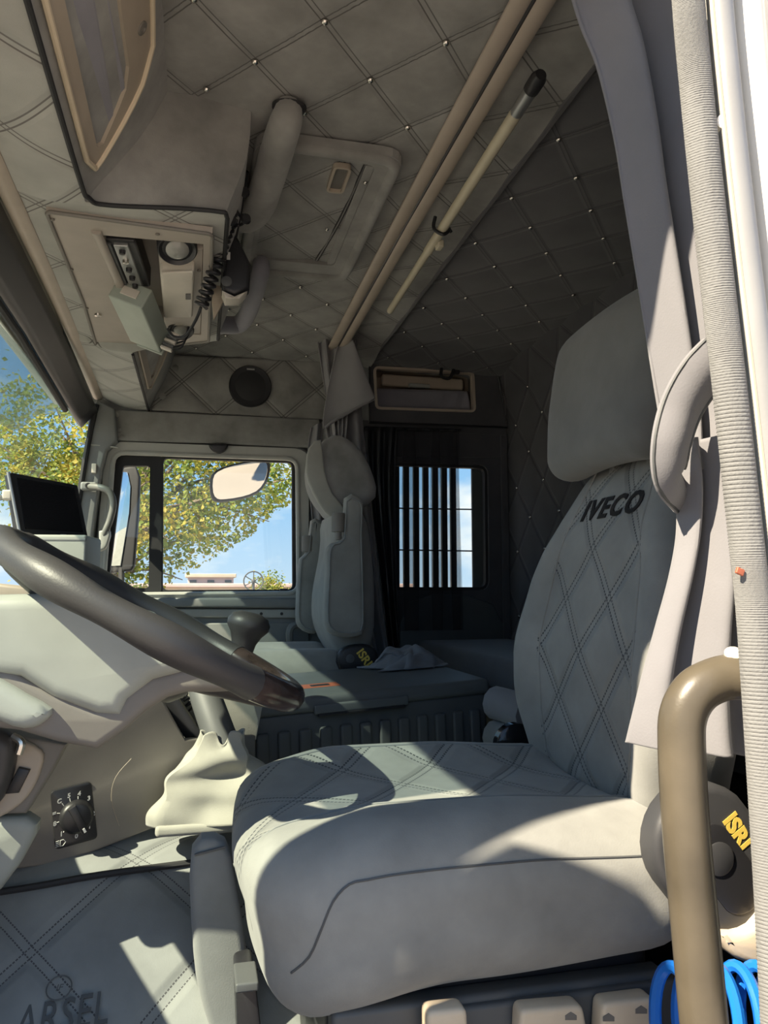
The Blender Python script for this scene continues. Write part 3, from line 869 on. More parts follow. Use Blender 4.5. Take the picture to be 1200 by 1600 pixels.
def on_cushion(x, y, up=0.0):
    # nearest raw point on the upper surface
    best = min(range(len(raw)), key=lambda i: (raw[i].x - x) ** 2 + (raw[i].y - y) ** 2 + (0 if raw[i].z > 0.015 else 1))
    return V[best] + Vector((0, 0, up))
CV, CR = V, raw
for yy in (-0.13, 0.175):
    pts = [on_cushion(-0.29 + 0.58 * k / 14, yy, 0.0005) for k in range(15)]
    V2, F2 = tube(pts, 0.0018, 6, 3); mesh('seam', V2, F2, M['tunnel'], cu)
# edge seam along the near side
sd = []
for k in range(25):
    u_ = k / 24; x = lerp(-0.285, 0.285, u_); z0 = lerp(-0.030, 0.058, smoothstep(-0.03, 0.17, u_))
    dx_, dz_ = max(0, -0.235 - x), max(0, z0 - 0.025)
    yy = -(0.185 + math.sqrt(max(0.0, 0.075 ** 2 - dx_ ** 2 - dz_ ** 2)))
    sd.append(Vector((0.365, SY, -0.405)) + Vector(cush((x, yy, z0))))
V2, F2 = tube(sd, 0.0016, 6, 3); mesh('edge_seam', V2, F2, M['charcoal'], cu)
# base under the cushion
V, F = rb((0.40, SY + 0.01, -0.60), (0.46, 0.40, 0.30), 0.03); mesh('pedestal', V, F, M['black'], seat)
V, F = rb((0.40, SY - 0.205, -0.545), (0.46, 0.035, 0.06), 0.008); mesh('side_skirt', V, F, M['charcoal'], seat)
# backrest
BH = 0.62
HW = [(0.0, 0.185), (0.10, 0.215), (0.25, 0.245), (0.45, 0.255), (0.62, 0.235), (0.80, 0.195), (0.93, 0.165), (1.0, 0.150)]
XF = [(0.0, 0.640), (0.12, 0.632), (0.40, 0.632), (0.70, 0.665), (1.0, 0.735)]
def backp(p):
    x, y, z = p
    t = (z + BH / 2) / BH
    s = y / 0.25
    hw = table(HW, t)
    bol = 0.045 * smoothstep(0.55, 0.95, abs(s)) * table([(0, 0.3), (0.3, 1), (0.6, 0.8), (0.85, 0.2), (1, 0)], t)
    x2 = table(XF, t) + (x + 0.07) * (1.0 if x > 0 else 1.0) - (bol if x < 0 else 0) + 0.03 * smoothstep(0.85, 1.0, abs(s)) * smoothstep(0.7, 0.95, t)
    return (x2, SY + s * hw, -0.37 + t * BH)
V, F, raw = rbox((0, 0, 0), (0.14, 0.50, BH), 0.065, (4, 34, 46), backp)
uv = []
for p in raw:
    t = (p.z + BH / 2) / BH
    a = (p.y * table(HW, t) / 0.25) / 0.150; b = p.z / 0.175
    uv.append((a + b + 0.15, b - a + 0.15 + 0.2))
fm = []
for f in F:
    c = sum((raw[i] for i in f), Vector()) / len(f)
    fm.append(1 if c.x < -0.02 and abs(c.y) < 0.158 else 0)
bk = mesh('backrest', V, F, None, seat, uv=uv, mats=[M['seat'], M['seat_quilt']], fmat=fm)
BV, BR = V, raw
def on_back(y, z, out=0.0):
    """point on the front of the backrest, y across in metres from the middle, z height in the room"""
    t = (z + 0.37) / BH; s = y / table(HW, t)
    q = backp((-0.07, s * 0.25, t * BH - BH / 2)); return Vector(q) + Vector((-out, 0, 0))
for s in (-1, 1):
    pts = [Vector(backp((-0.07, s * 0.158, (0.06 + 0.90 * k / 20) * BH - BH / 2))) + Vector((-0.0004, 0, 0)) for k in range(21)]
    V2, F2 = tube(pts, 0.0020, 6); mesh('seam', V2, F2, M['seat'], bk)
# embroidered lettering
tv, tf = text_vf('IVECO', 0.060, 0.0012, 0.14, 0.0018, 1.2)
mb = MB(); mb.add(([on_back(-v.x * 0.98 - 0.005 + 0.0, 0.140 + v.y * 0.86, 0.0018 + v.z) for v in tv], tf))
o = mb.make('lettering', M['black'], bk, smooth=False)
o['label'] = 'black embroidered IVECO lettering'
# headrest
def hr(p):
    x, y, z = p; t = (z + 0.14) / 0.28
    return (x + 0.045 * t + 0.012 * (1 - (y / 0.18) ** 2) * 0, y * (0.86 + 0.14 * smoothstep(0.0, 0.5, t)) * (1 - 0.05 * smoothstep(0.7, 1, t)), z + 0.012 * (1 - (y / 0.18) ** 2))
V, F, raw = rbox((0.690, SY - 0.005, 0.350), (0.11, 0.40, 0.30), 0.052, (4, 20, 14), hr)
hd = mesh('headrest', V, F, M['headrest'], seat)
for s in (-1, 1):
    V, F = tube([(0.735, SY + s * 0.06, 0.14), (0.735, SY + s * 0.06, 0.25)], 0.006, 8); mesh('headrest_post', V, F, M['steel'], seat)
# recliner covers
def fr_side(o, a, Y):      # frame turned by a in the X-Z plane, at distance Y
    ca, sa = math.cos(a), math.sin(a)
    return lambda p, q, c: Vector((o.x + p * ca - q * sa, Y + c, o.z + p * sa + q * ca))
rc = at(1126, 1350, Y=0.90)
oval = [(0.078 * math.cos(2 * PI * k / 28) * (1 + 0.0), 0.078 * math.sin(2 * PI * k / 28) + (0.030 if math.sin(2 * PI * k / 28) > 0 else -0.030)) for k in range(28)]
V, F = pillow(oval, fr_side(rc, math.radians(38), 0.895), 0.045, 0.012, 4); rcv = mesh('recliner_cover', V, F, M['cover_black'], seat)
oval2 = [(0.034 * math.cos(2 * PI * k / 24), 0.034 * math.sin(2 * PI * k / 24) + (0.03 if math.sin(2 * PI * k / 24) > 0 else -0.03)) for k in range(24)]
fr2 = fr_side(rc, math.radians(38), 0.893)
V, F = pillow([(a, b - 0.006) for a, b in oval2], fr2, 0.006, 0.002, 2); mesh('recess', V, F, M['black'], rcv)
V, F = lathe([(0.021, 0), (0.021, 0.001), (0.019, 0.002), (0.0, 0.002)], fr2(0.0, 0.012, -0.001), (0, -1, 0), 24); mesh('pivot_cap', V, F, M['cover_black'], rcv)
tv, tf = text_vf('ISRI', 0.031, 0.0003, 0.0, 0.0013)
fr3 = fr_side(rc, math.radians(38 - 96), 0.8925)
mesh('lettering', [fr3(v.x - 0.022, v.y + 0.040, 0.0018 - v.z) for v in tv], tf, M['yellow'], rcv, smooth=False)['label'] = 'yellow ISRI lettering'
V, F = tube([fr3(0.034 + 0.008 * math.cos(a), 0.056 + 0.008 * math.sin(a), 0) for a in [k * 2 * PI / 16 for k in range(16)]], 0.0008, 6, closed=True); mesh('emblem', V, F, M['yellow'], rcv)
V, F = rb(fr3(0.044, 0.043, 0), (0.04, 0.0008, 0.002), 0.0003, rot=Matrix.Rotation(math.radians(58), 3, 'Y')); mesh('emblem_line', V, F, M['yellow'], rcv)
V, F = pillow(tr([(1112, 1452), (1138, 1452), (1165, 1442), (1188, 1412), (1202, 1385), (1215, 1400), (1215, 1490), (1190, 1502), (1160, 1500), (1136, 1488), (1122, 1470)], 0.895), YF(0.88), 0.04, 0.010, 3, smooth=2); mesh('recliner_lever', V, F, M['sand'], seat)
fc = at(792, 1162, Y=1.50)
V, F = lathe([(0.045, 0), (0.045, 0.02), (0.038, 0.026)], (fc.x + 0.01, 1.49, fc.z), (0, -1, 0), 24); mesh('recliner_cap', V, F, M['black_gloss'], seat)
# rocker controls at the foot of the cushion
def rocker(l, marks):
    V, F = pillow(round_loop(tr(l, 0.955), 0.010), YF(0.935), 0.03, 0.006, 3); o = mesh('rocker_control', V, F, M['sand'], seat)
    for p in marks:
        V, F = pillow(tr([(p[0] - 9, p[1] + 7), (p[0] - 9, p[1]), (p[0], p[1] - 6), (p[0] + 9, p[1]), (p[0] + 9, p[1] + 7)], 0.933), YF(0.9342), 0.001, 0.0003, 1); mesh('symbol', V, F, M['tan_dark'], o)
rocker([(660, 1568), (722, 1562), (726, 1660), (662, 1660)], [])
rocker([(804, 1566), (900, 1558), (916, 1650), (800, 1660)], [(893, 1588)])
rocker([(930, 1556), (1010, 1546), (1024, 1650), (924, 1655)], [(952, 1590), (1003, 1578)])
V, F = rb(at(880, 1600, Y=0.985), (0.36, 0.035, 0.09), 0.006); mesh('control_bracket', V, F, M['charcoal'], seat)

# blue coiled air hose
hs = thing('coiled_air_hose', 'bright blue coiled air hose hanging beside the seat base', 'hose', at(1140, 1660, Y=0.80))
pts = []
c0 = at(1050, 1612, Y=0.83); c1 = at(1235, 1606, Y=0.83)
for k in range(200):
    t = k / 199; a = t * 2 * PI * 5.5
    p = lerp(c0, c1, t); pts.append(p + Vector((0.022 * math.cos(a), 0.045 * math.sin(a) * 0.8, 0.058 * math.sin(a + 0.9))))
V, F = tube(pts, 0.0072, 8); mesh('coil', V, F, M['blue'], hs)

# suede side flap of the seat base and black slide rail end
fb = thing('base_flap', 'pale suede flap covering the front of the seat base', 'seat base cover', at(345, 1600, Y=1.24))
FL = [(300, 1330), (352, 1318), (372, 1400), (384, 1480), (400, 1600), (400, 1680), (345, 1640), (318, 1580), (302, 1490)]
V, F = pillow(tr(FL, 1.24), YF(1.235), 0.05, 0.012, 4, smooth=3); mesh('flap', V, F, M['tunnel'], fb)
V, F = tube([at(304, 1336, Y=1.232), at(352, 1323, Y=1.232)], 0.002, 6); mesh('seam', V, F, M['charcoal'], fb)
rl = thing('slide_rail', 'black metal seat slide rail end at the foot of the cushion', 'seat rail', at(390, 1600, Y=1.10))
V, F = pillow(round_loop(tr([(368, 1530), (398, 1522), (412, 1640), (372, 1650)], 1.08), 0.008), YF(1.08), 0.08, 0.004, 2); mesh('rail', V, F, M['black'], rl)
V, F = rb(at(384, 1526, Y=1.09), (0.03, 0.06, 0.012), 0.003); mesh('rail_cap', V, F, M['charcoal'], rl)

# ================================================================== ENGINE TUNNEL, DASHBOARD, WHEEL
tn = struct(thing('engine_tunnel', 'quilted grey suede cover over the engine tunnel and footwell', 'engine cover', (0.0, 1.5, -0.82)), None, None)
PR = [(1.14, -0.80), (1.20, -0.73), (1.25, -0.685), (1.33, -0.612), (1.42, -0.537), (1.48, -0.492), (1.54, -0.472), (1.62, -0.468), (1.80, -0.468), (2.35, -0.468)]
PRc = catmull([Vector((0, a, b)) for a, b in PR], 6)
def prof(v):
    f = v * (len(PRc) - 1); k = min(int(f), len(PRc) - 2); return lerp(PRc[k], PRc[k + 1], f - k)
uv = []
def fn(u, v):
    p = prof(v); x_ = lerp(-0.75, 0.72, u)
    a = (x_ + 0.245) / 0.30; b = (p.y - 1.375) * 1.25 / 0.30; q = (a + b, a - b); uv.append(q)
    return Vector((x_, p.y, p.z + puff(q[0], q[1], 0.008) + 0.03 * smoothstep(0.0, 0.2, x_) * smoothstep(1.45, 1.6, p.y) * 0))
V, F = sheet(fn, 110, 60); mesh('cover', V, F, M['tunnel_quilt'], tn, uv=uv)
V, F = rb((0.0, 1.95, -0.66), (1.3, 0.75, 0.32), 0.02); mesh('tunnel_core', V, F, M['black'], tn)
# stitched emblem and lettering on the cover
def on_tunnel(x_, s):           # s = distance up the slope from Y=1.30
    for k in range(200):
        v = k / 200; p = prof(v)
        if p.y >= 1.30 + s * 0.8: break
    return Vector((x_, p.y, p.z)), Vector((0, -0.6, 0.8))
c = at(93, 1549, Y=1.335)
def tun_z(y):
    for a, b in zip(PRc, PRc[1:]):
        if b.y >= y: return lerp(a.z, b.z, (y - a.y) / max(1e-6, b.y - a.y))
    return PRc[-1].z
def tun_pt(px_, py_, lift=0.010):
    # walk along the sight line until the cover is met
    lo = 1.15
    for k in range(400):
        y_ = 1.15 + 0.0012 * k; p = at(px_, py_, Y=y_)
        if p.z <= tun_z(y_): break
    return p + Vector((0, -0.6 * lift, 0.8 * lift))
V, F = tube([tun_pt(-30, 1404), tun_pt(60, 1390), tun_pt(160, 1372), tun_pt(310, 1352)], 0.006, 8, 6); mesh('piping', V, F, M['rubber'], tn)
ce = tun_pt(93, 1549)
V, F = tube([ce + Vector((0.018 * math.cos(a), 0.8 * 0.018 * math.sin(a), 0.6 * 0.018 * math.sin(a))) for a in [2 * PI * k / 24 for k in range(24)]], 0.0011, 6, closed=True); mesh('stitched_ring', V, F, M['charcoal'], tn)
tv, tf = text_vf('IF', 0.014, 0.0003, 0.2, 0.0)
mesh('stitched_mark', [ce + Vector((v.x, 0.8 * v.y - 0.6 * v.z, 0.6 * v.y + 0.8 * v.z)) for v in tv], tf, M['charcoal'], tn, smooth=False)
cl = tun_pt(99, 1594, 0.009)
tv, tf = text_vf('ARSEL', 0.070, 0.0012, 0.0, 0.0, 1.05)
mesh('lettering', [cl + Vector((v.x * 0.66 + 0.0, 0.8 * v.y - 0.6 * v.z, 0.05 * v.x + 0.6 * v.y + 0.8 * v.z)) for v in tv], tf, M['charcoal'], tn, smooth=False)['label'] = 'dark sewn lettering'

# console side plate below the wheel with the rotary switch
def lp(px_): return 1.47 + 0.14 * (px_ / 400.0)
def on_plate(px_, py_): return at(px_, py_, Y=lp(px_))
pa, pb = on_plate(0, 1200), on_plate(390, 1200)
pu = Vector((pb.x - pa.x, pb.y - pa.y, 0)).normalized(); pn = Vector((pu.y, -pu.x, 0))   # pn faces the driver's door
pfr = lambda a, b, c: Vector((pa.x, pa.y, 0)) + pu * a + Vector((0, 0, b)) - pn * c
def pxy(px_, py_):
    v = _F + _R * ((px_ - 600) / FPX) + _U * ((800 - py_) / FPX)
    t = (pa.dot(pn) - pn.z * 0) / v.dot(pn) if False else Vector((pa.x, pa.y, 0)).dot(pn) / v.dot(pn)
    q = v * t; return ((q - Vector((pa.x, pa.y, 0))).dot(pu), q.z)
cp = struct(thing('console_side', 'brown grey plastic side panel below the steering wheel', 'dash panel', (pa.x, pa.y, -0.6)), None, None)
PO = [pxy(*p) for p in ((-260, 1000), (236, 1058), (262, 1105), (290, 1156), (345, 1152), (400, 1150), (400, 1230), (300, 1280), (236, 1296), (150, 1330), (80, 1352), (-260, 1392))]
V, F = pillow(PO, pfr, 0.025, 0.005, 3); mesh('panel', V, F, M['tan_dark'], cp)
V, F = tube([pfr(*pxy(*p), -0.001) for p in ((205, 1185), (180, 1215), (174, 1250), (186, 1290))], 0.00035, 5, 4); mesh('scratch', V, F, M['tan'], cp)
sw = thing('rotary_switch', 'black rotary switch plate with white numbers below the wheel', 'switch', pfr(*pxy(115, 1325), -0.01))
SWL = round_loop([pxy(*p) for p in ((78, 1236), (142, 1220), (152, 1309), (86, 1327))], 0.008)
V, F = pillow(SWL, lambda a, b, c: pfr(a, b, c - 0.006), 0.008, 0.002, 2); mesh('plate', V, F, M['black'], sw)
ck = pxy(118, 1274)
ko = pfr(ck[0], ck[1], -0.006)
V, F = lathe([(0.029, 0), (0.029, 0.008), (0.026, 0.014), (0.022, 0.016)], ko, pn, 28); kb = mesh('knob', V, F, M['black'], sw)
ra = math.radians(-62)
kfr = lambda a, b, c: ko + pu * (a * math.cos(ra) - b * math.sin(ra)) + Vector((0, 0, a * math.sin(ra) + b * math.cos(ra))) + pn * (0.014 + c)
V, F = pillow([(-0.025, -0.007), (0.027, -0.006), (0.027, 0.006), (-0.025, 0.007)], kfr, 0.012, 0.003, 2); mesh('grip', V, F, M['black'], kb)
V, F = pillow([(0.018, -0.002), (0.026, -0.002), (0.026, 0.002), (0.018, 0.002)], lambda a, b, c: kfr(a, b, 0.0118 + c), 0.001, 0.0003, 1); mesh('pointer', V, F, M['white'], kb)
def swtext(s, px_, py_, size=0.0105):
    q = pxy(px_, py_); tv, tf = text_vf(s, size, 0.0002, 0, 0.0003)
    mesh('numeral', [pfr(q[0] + v.x, q[1] + v.y + 0.25 * v.x, -0.0065 - v.z) for v in tv], tf, M['white'], sw, smooth=False)
for s, x_, y_ in (('5', 107, 1242), ('4', 123, 1239), ('3', 138, 1246), ('2', 145, 1270), ('1', 139, 1290), ('0', 118.5, 1305), ('C', 92, 1251), ('=', 84, 1270), ('8', 85, 1286), ('I', 95, 1302)): swtext(s, x_, y_)
for x0_, y0_, x1_, y1_ in ((108, 1246, 109, 1251), (121, 1243, 121, 1247), (96, 1254, 99, 1258), (88, 1269.5, 93, 1269.5), (88, 1284, 92, 1282.5), (98, 1299, 101, 1295), (118, 1296, 118.5, 1301)):
    V, F = tube([pfr(*pxy(x0_, y0_), -0.0066), pfr(*pxy(x1_, y1_), -0.0066)], 0.0007, 5); mesh('tick', V, F, M['white'], sw)
lq = pxy(97, 1315)
V, F = tube([pfr(lq[0] + a, lq[1] + b + 0.2 * a, -0.0066) for a, b in ((-0.004, -0.005), (-0.004, 0.005), (0.001, 0.005), (0.005, 0.0), (0.001, -0.005))], 0.0007, 5, closed=True); mesh('lamp_symbol', V, F, M['white'], sw)
for k in range(4):
    V, F = tube([pfr(lq[0] - 0.0115, lq[1] - 0.006 + 0.003 * k, -0.0066), pfr(lq[0] - 0.006, lq[1] - 0.005 + 0.003 * k, -0.0066)], 0.0006, 5); mesh('lamp_symbol', V, F, M['white'], sw)

# lower knee panel at the far left: tan plastic with the ignition recess
kp = thing('knee_panel', 'tan plastic knee panel with switch recess under the steering column', 'dash panel', at(30, 1420, Y=1.30))
KO = tr([(-260, 1110), (-20, 1128), (40, 1152), (104, 1163), (84, 1200), (60, 1240), (40, 1272), (-260, 1282)], 1.30)
V, F = pillow(KO, YF(1.30), 0.05, 0.006, 3); mesh('upper_shell', V, F, M['tan_dark'], kp)
V, F = pillow(tr([(28, 1158), (66, 1172), (66, 1198), (50, 1235), (24, 1262), (-10, 1275), (6, 1210)], 1.296), YF(1.288), 0.016, 0.006, 3, smooth=3); mesh('recess_liner', V, F, M['tan'], kp)
V, F = pillow(tr([(30, 1198), (48, 1202), (30, 1238), (8, 1240)], 1.286), YF(1.280), 0.014, 0.003, 2); mesh('ignition_switch', V, F, M['black'], kp)
V, F = pillow(tr([(-40, 1140), (0, 1140), (22, 1156), (24, 1180), (16, 1220), (-6, 1260), (-40, 1270)], 1.27), YF(1.255), 0.05, 0.018, 4, smooth=3); mesh('column_stalk_boot', V, F, M['wheel'], kp)
V, F = tube([at(20, 1150, Y=1.27), at(34, 1160, Y=1.265), at(30, 1178, Y=1.265)], 0.006, 8, 4); mesh('key_ring', V, F, M['chrome'], kp)
V, F = pillow(tr([(-260, 1284), (40, 1276), (58, 1288), (56, 1304), (30, 1352), (0, 1392), (-260, 1440)], 1.31), YF(1.305), 0.05, 0.014, 4); mesh('lower_shell', V, F, M['shroud'], kp)

# dashboard
db = struct(thing('dashboard', 'dark grey truck dashboard under the windscreen', 'dashboard', (-0.5, 2.2, -0.8)), None, None)
DP = [(-0.86, -0.80), (-0.86, -0.14), (-0.62, -0.035), (-0.40, -0.02), (-0.30, -0.05), (-0.24, -0.12), (-0.20, -0.24), (-0.26, -0.50), (-0.30, -0.80)]
V, F = pillow(DP, YF(1.52), 1.44, 0.012, 3); mesh('body', V, F, M['dash'], db)
V, F = pillow([(-0.86, -0.80), (-0.86, -0.17), (-0.62, -0.15), (-0.50, -0.16), (-0.47, -0.22), (-0.50, -0.5), (-0.55, -0.8)], YF(0.74), 0.80, 0.012, 3); mesh('driver_side_body', V, F, M['dash'], db)
V, F = pillow(tr([(-40, 908), (60, 918), (72, 936), (-40, 944)], 1.50), YF(1.49), 0.05, 0.006, 3); mesh('top_edge', V, F, M['tan'], db)
V, F = pillow(tr([(-40, 946), (66, 940), (52, 962), (-40, 972)], 1.50), YF(1.50), 0.03, 0.004, 2); vt = mesh('switch_bank', V, F, M['black'], db)
for k in range(3):
    V, F = rb(at(6 + 17 * k, 955 - 1.5 * k, Y=1.498), (0.017, 0.008, 0.014), 0.003); mesh('rocker_switch', V, F, M['charcoal'], vt)

# steering wheel
WC = Vector((-0.0665, 1.20, -0.046)); WT = math.radians(29.0); WR = 0.235
wu = Vector((math.cos(WT), 0, -math.sin(WT))); wv = Vector((0, 1, 0)); ww = Vector((math.sin(WT), 0, math.cos(WT)))
sw_ = thing('steering_wheel', 'dark thick steering wheel with a worn shiny grip towards the seat', 'steering wheel', WC)
def wp(r, a, h=0.0): return WC + wu * (r * math.cos(a)) + wv * (r * math.sin(a)) + ww * h
def rimr(a): return 0.0225 + 0.0020 * (math.cos(9 * a) if abs(math.sin(a)) > 0.25 else 0)
def arc(a0, a1, n): return [a0 + (a1 - a0) * k / n for k in range(n + 1)]
g0 = 0.85
A_ = arc(g0, 2 * PI - g0, 110)
V, F = tube([wp(WR, a) for a in A_], [rimr(a) for a in A_], 14); mesh('rim', V, F, M['wheel'], sw_)
A_ = arc(-g0, g0, 40)
V, F = tube([wp(WR, a) for a in A_], 0.0220, 14); mesh('worn_grip', V, F, M['wheel_worn'], sw_)
# hub and lower spokes, dished below the rim
def spoke(a):
    pts = [wp(WR - 0.006, a, -0.008), wp(WR * 0.88, a, -0.022), wp(WR * 0.66, a, -0.034), wp(WR * 0.42, a, -0.045), wp(WR * 0.22, a, -0.05)]
    return tube(pts, [0.012, 0.016, 0.022, 0.03, 0.034], 12, 5, flat=0.55, up=ww)
for a in (0.30, -0.30, PI - 0.3, PI + 0.3):
    V, F = spoke(a); mesh('spoke', V, F, M['wheel'], sw_)
V, F = lathe([(0.085, -0.09), (0.098, -0.075), (0.105, -0.05), (0.098, -0.03), (0.07, -0.02), (0.0, -0.016)], WC, ww, 36); mesh('hub_pad', V, F, M['wheel'], sw_)
# steering column shroud, pale plastic
sh_ = thing('column_shroud', 'pale grey green plastic shroud of the steering column', 'column cover', at(150, 1170, Y=1.2))
U1 = tr([(-260, 935), (60, 928), (140, 934), (230, 962), (292, 1012), (326, 1036), (300, 1048), (240, 1064), (200, 1095), (188, 1120), (150, 1117), (80, 1090), (30, 1058), (-260, 1020)], 1.09)
V, F = pillow(U1, YF(1.085), 0.19, 0.020, 5); mesh('upper_cover', V, F, M['shroud'], sh_)
U2 = tr([(-260, 1012), (20, 1046), (80, 1080), (150, 1106), (180, 1106), (196, 1080), (236, 1054), (300, 1040), (330, 1036), (440, 1078), (330, 1082), (292, 1082), (262, 1090), (230, 1110), (196, 1140), (152, 1171), (90, 1160), (30, 1142), (-260, 1110)], 1.10)
V, F = pillow(U2, YF(1.095), 0.17, 0.012, 4); mesh('lower_cover', V, F, M['tan_dark'], sh_)
V, F = pillow(tr([(-60, 1040), (0, 1062), (40, 1085), (80, 1108), (72, 1126), (50, 1138), (20, 1136), (-20, 1118), (-60, 1100)], 1.085), YF(1.075), 0.05, 0.016, 4, smooth=2); mesh('side_pod', V, F, M['shroud'], sh_)

# ---- gear lever with boot
gl = thing('gear_lever', 'gear lever with dark knob and cream leather boot', 'gear lever', at(315, 1290, Y=1.50))
kt = at(388, 985, Y=1.66)
st0, st1 = at(352, 1150, Y=1.66), at(375, 1020, Y=1.66)
V, F = tube([at(352, 1175, Y=1.52), at(322, 1090, Y=1.56), at(312, 1060, Y=1.60)], [0.032, 0.030, 0.026], 14); mesh('stick', V, F, M['charcoal'], gl)
ax = (at(388, 975, Y=1.66) - at(368, 1050, Y=1.66)).normalized()
V, F = tube([at(314, 1066, Y=1.60), at(340, 1056, Y=1.64), at(366, 1040, Y=1.66)], 0.017, 12, 5); mesh('stick_bend', V, F, M['charcoal'], gl)
V, F = lathe([(0.020, -0.075), (0.0225, -0.055), (0.026, -0.022), (0.033, -0.005), (0.0445, 0.010), (0.0455, 0.022), (0.038, 0.035), (0.022, 0.042), (0.0, 0.044)], at(385, 988, Y=1.66), ax, 28); mesh('knob', V, F, M['wheel'], gl)
bt0, bt1 = at(348, 1150, Y=1.51), at(318, 1280, Y=1.49)
def fn(u, v):
    a = 2 * PI * u
    q = Vector((math.cos(a), math.sin(a)))
    sq = 1.0 / max(abs(q.x), abs(q.y)) ** 0.55
    w = lerp(0.036, 0.080, smoothstep(0.0, 0.45, v)) + 0.018 * v
    fold = 0.010 * math.sin(v * 15 + 1.3 * math.sin(a * 2 + 0.7)) * smoothstep(0, 0.3, v) * (1 - 0.5 * v) + 0.012 * math.sin(3 * a + 4 * v) * smoothstep(0.1, 0.5, v)
    if v < 0.14: fold += 0.008 * math.sin(7 * a) * (1 - v / 0.14)
    c_ = lerp(bt0, bt1, v)
    dent = -0.025 * math.exp(-((v - 0.48) / 0.13) ** 2) * smoothstep(0.2, 0.9, -q.y) * (1 if True else 0)
    return Vector((c_.x + q.x * (w * sq * 0.92 + fold), c_.y + q.y * (w * sq * 0.5 + 0.6 * fold + dent), c_.z + 0.012 * math.sin(5 * a) * (1 - smoothstep(0, 0.2, v))))
V, F = sheet(fn, 72, 40); solid(mesh('boot', V, F, M['boot'], gl), 0.003)
V, F = rb(at(322, 1283, Y=1.49), (0.175, 0.10, 0.02), 0.008); mesh('boot_base', V, F, M['boot'], gl)

# open tray with papers and a curly cable between the console and the lever
ty = thing('console_tray', 'black open console tray with papers behind the wheel', 'tray', at(290, 1160, Y=1.66))
V, F = pillow(tr([(240, 1060), (258, 1060), (312, 1140), (345, 1142), (345, 1158), (292, 1158), (262, 1108)], 1.63), YF(1.625), 0.03, 0.004, 2); mesh('rim', V, F, M['black'], ty)
V, F = pillow(tr([(240, 1050), (420, 1050), (400, 1156), (290, 1156)], 1.70), YF(1.695), 0.02, 0.004, 2); mesh('back', V, F, M['boot'], ty)
V, F = pillow(tr([(268, 1085), (278, 1078), (300, 1128), (292, 1146)], 1.66), YF(1.66), 0.02, 0.002, 2); mesh('divider', V, F, M['charcoal'], ty)
ka = [at(262 + 42 * t, 1070 + 36 * t, Y=1.675) for t in [k / 60 for k in range(61)]]
V, F = tube([p + Vector((0.010 * math.sin(k * 0.62), 0.010 * math.cos(k * 0.62), 0.008 * math.sin(k * 0.62))) for k, p in enumerate(ka)], 0.0022, 6); mesh('curly_cable', V, F, M['black'], ty)
random.seed(3)
for k in range(5):
    q = at(300 + 8 * k, 1138 + random.uniform(-6, 6), Y=1.665)
    V, F = rb(q, (0.035, 0.01, 0.02), 0.002, rot=Matrix.Rotation(random.uniform(-0.6, 0.6), 3, 'Y')); mesh('card', V, F, M['charcoal'] if k % 2 else M['door_grey'], ty)

# ================================================================== COOLER BOX
cl0, cl1 = at(350, 1110, Y=1.72), at(765, 1068, Y=1.86)
cb = thing('cooler_box', 'charcoal cooler box with ribbed side and hinged lid between the seats', 'cooler box', (cl0.x, cl0.y, -0.48))
cu_ = (cl1 - cl0); CLN = cu_.length; cu_ = cu_.normalized()
cv_ = Vector((-cu_.y, cu_.x, 0)).normalized(); cv_ = Vector((-0.02, 1, 0)).normalized()
cw_ = cu_.cross(cv_).normalized()
cfr = lambda a, b, c: cl0 + cu_ * a + cv_ * b + cw_ * c
def cbox(a0, a1, b0, b1, c0, c1, r=0.006, n=2):
    v, f = rb(((a0 + a1) / 2, (b0 + b1) / 2, (c0 + c1) / 2), (a1 - a0, b1 - b0, c1 - c0), r, n)
    return [cfr(*p) for p in v], f
V, F = cbox(0.0, CLN - 0.005, 0.012, 0.47, -0.25, -0.022, 0.012); bd = mesh('body', V, F, M['charcoal'], cb)
V, F = cbox(-0.008, CLN + 0.002, 0.0, 0.485, -0.026, 0.012, 0.014, 4); ld = mesh('lid', V, F, M['charcoal_lid'], cb)
V, F = cbox(0.205, 0.445, -0.007, 0.02, -0.030, -0.008, 0.005); mesh('lid_grip', V, F, M['charcoal_lid'], ld)
V, F = cbox(0.215, 0.435, -0.008, 0.02, -0.036, -0.028, 0.003); mesh('grip_slot', V, F, M['black'], ld)
for k in range(13):
    a = 0.02 + k * (CLN - 0.05) / 12.6
    V, F = cbox(a, a + 0.030, -0.001, 0.02, -0.21, -0.060, 0.007); mesh('rib', V, F, M['charcoal'], bd)
V, F = cbox(0.20, 0.30, 0.13, 0.20, 0.0115, 0.0128, 0.0005); stk = mesh('sticker', V, F, M['orange'], ld); stk['label'] = 'orange sticker'
V, F = cbox(0.225, 0.275, 0.15, 0.18, 0.0125, 0.0133, 0.0003); mesh('sticker_print', V, F, M['black'], stk)
# rag on the lid
def fn(u, v):
    r = math.hypot(u - 0.5, v - 0.5) * 2
    a_ = 0.555 + 0.17 * (u - 0.5) * 1.25 + 0.03 * math.sin(5 * v); b_ = 0.38 + 0.15 * (v - 0.5)
    n = noise.noise(Vector((u * 4.2, v * 4.2, 3))) + 0.5 * noise.noise(Vector((u * 9, v * 9, 1)))
    h = 0.014 + max(0, 0.052 * (1 - r * r) + 0.030 * n * (1.2 - r))
    return cfr(a_ + 0.015 * noise.noise(Vector((u * 5, v * 5, 9))), b_ + 0.02 * noise.noise(Vector((u * 5, v * 5, 5))), max(0.015, h))
V, F = sheet(fn, 44, 36); rg = mesh('cleaning_rag', V, F, M['rag']); solid(rg, 0.003, 1)
tag(rg, 'crumpled dark grey rag lying on the cooler lid', 'rag')
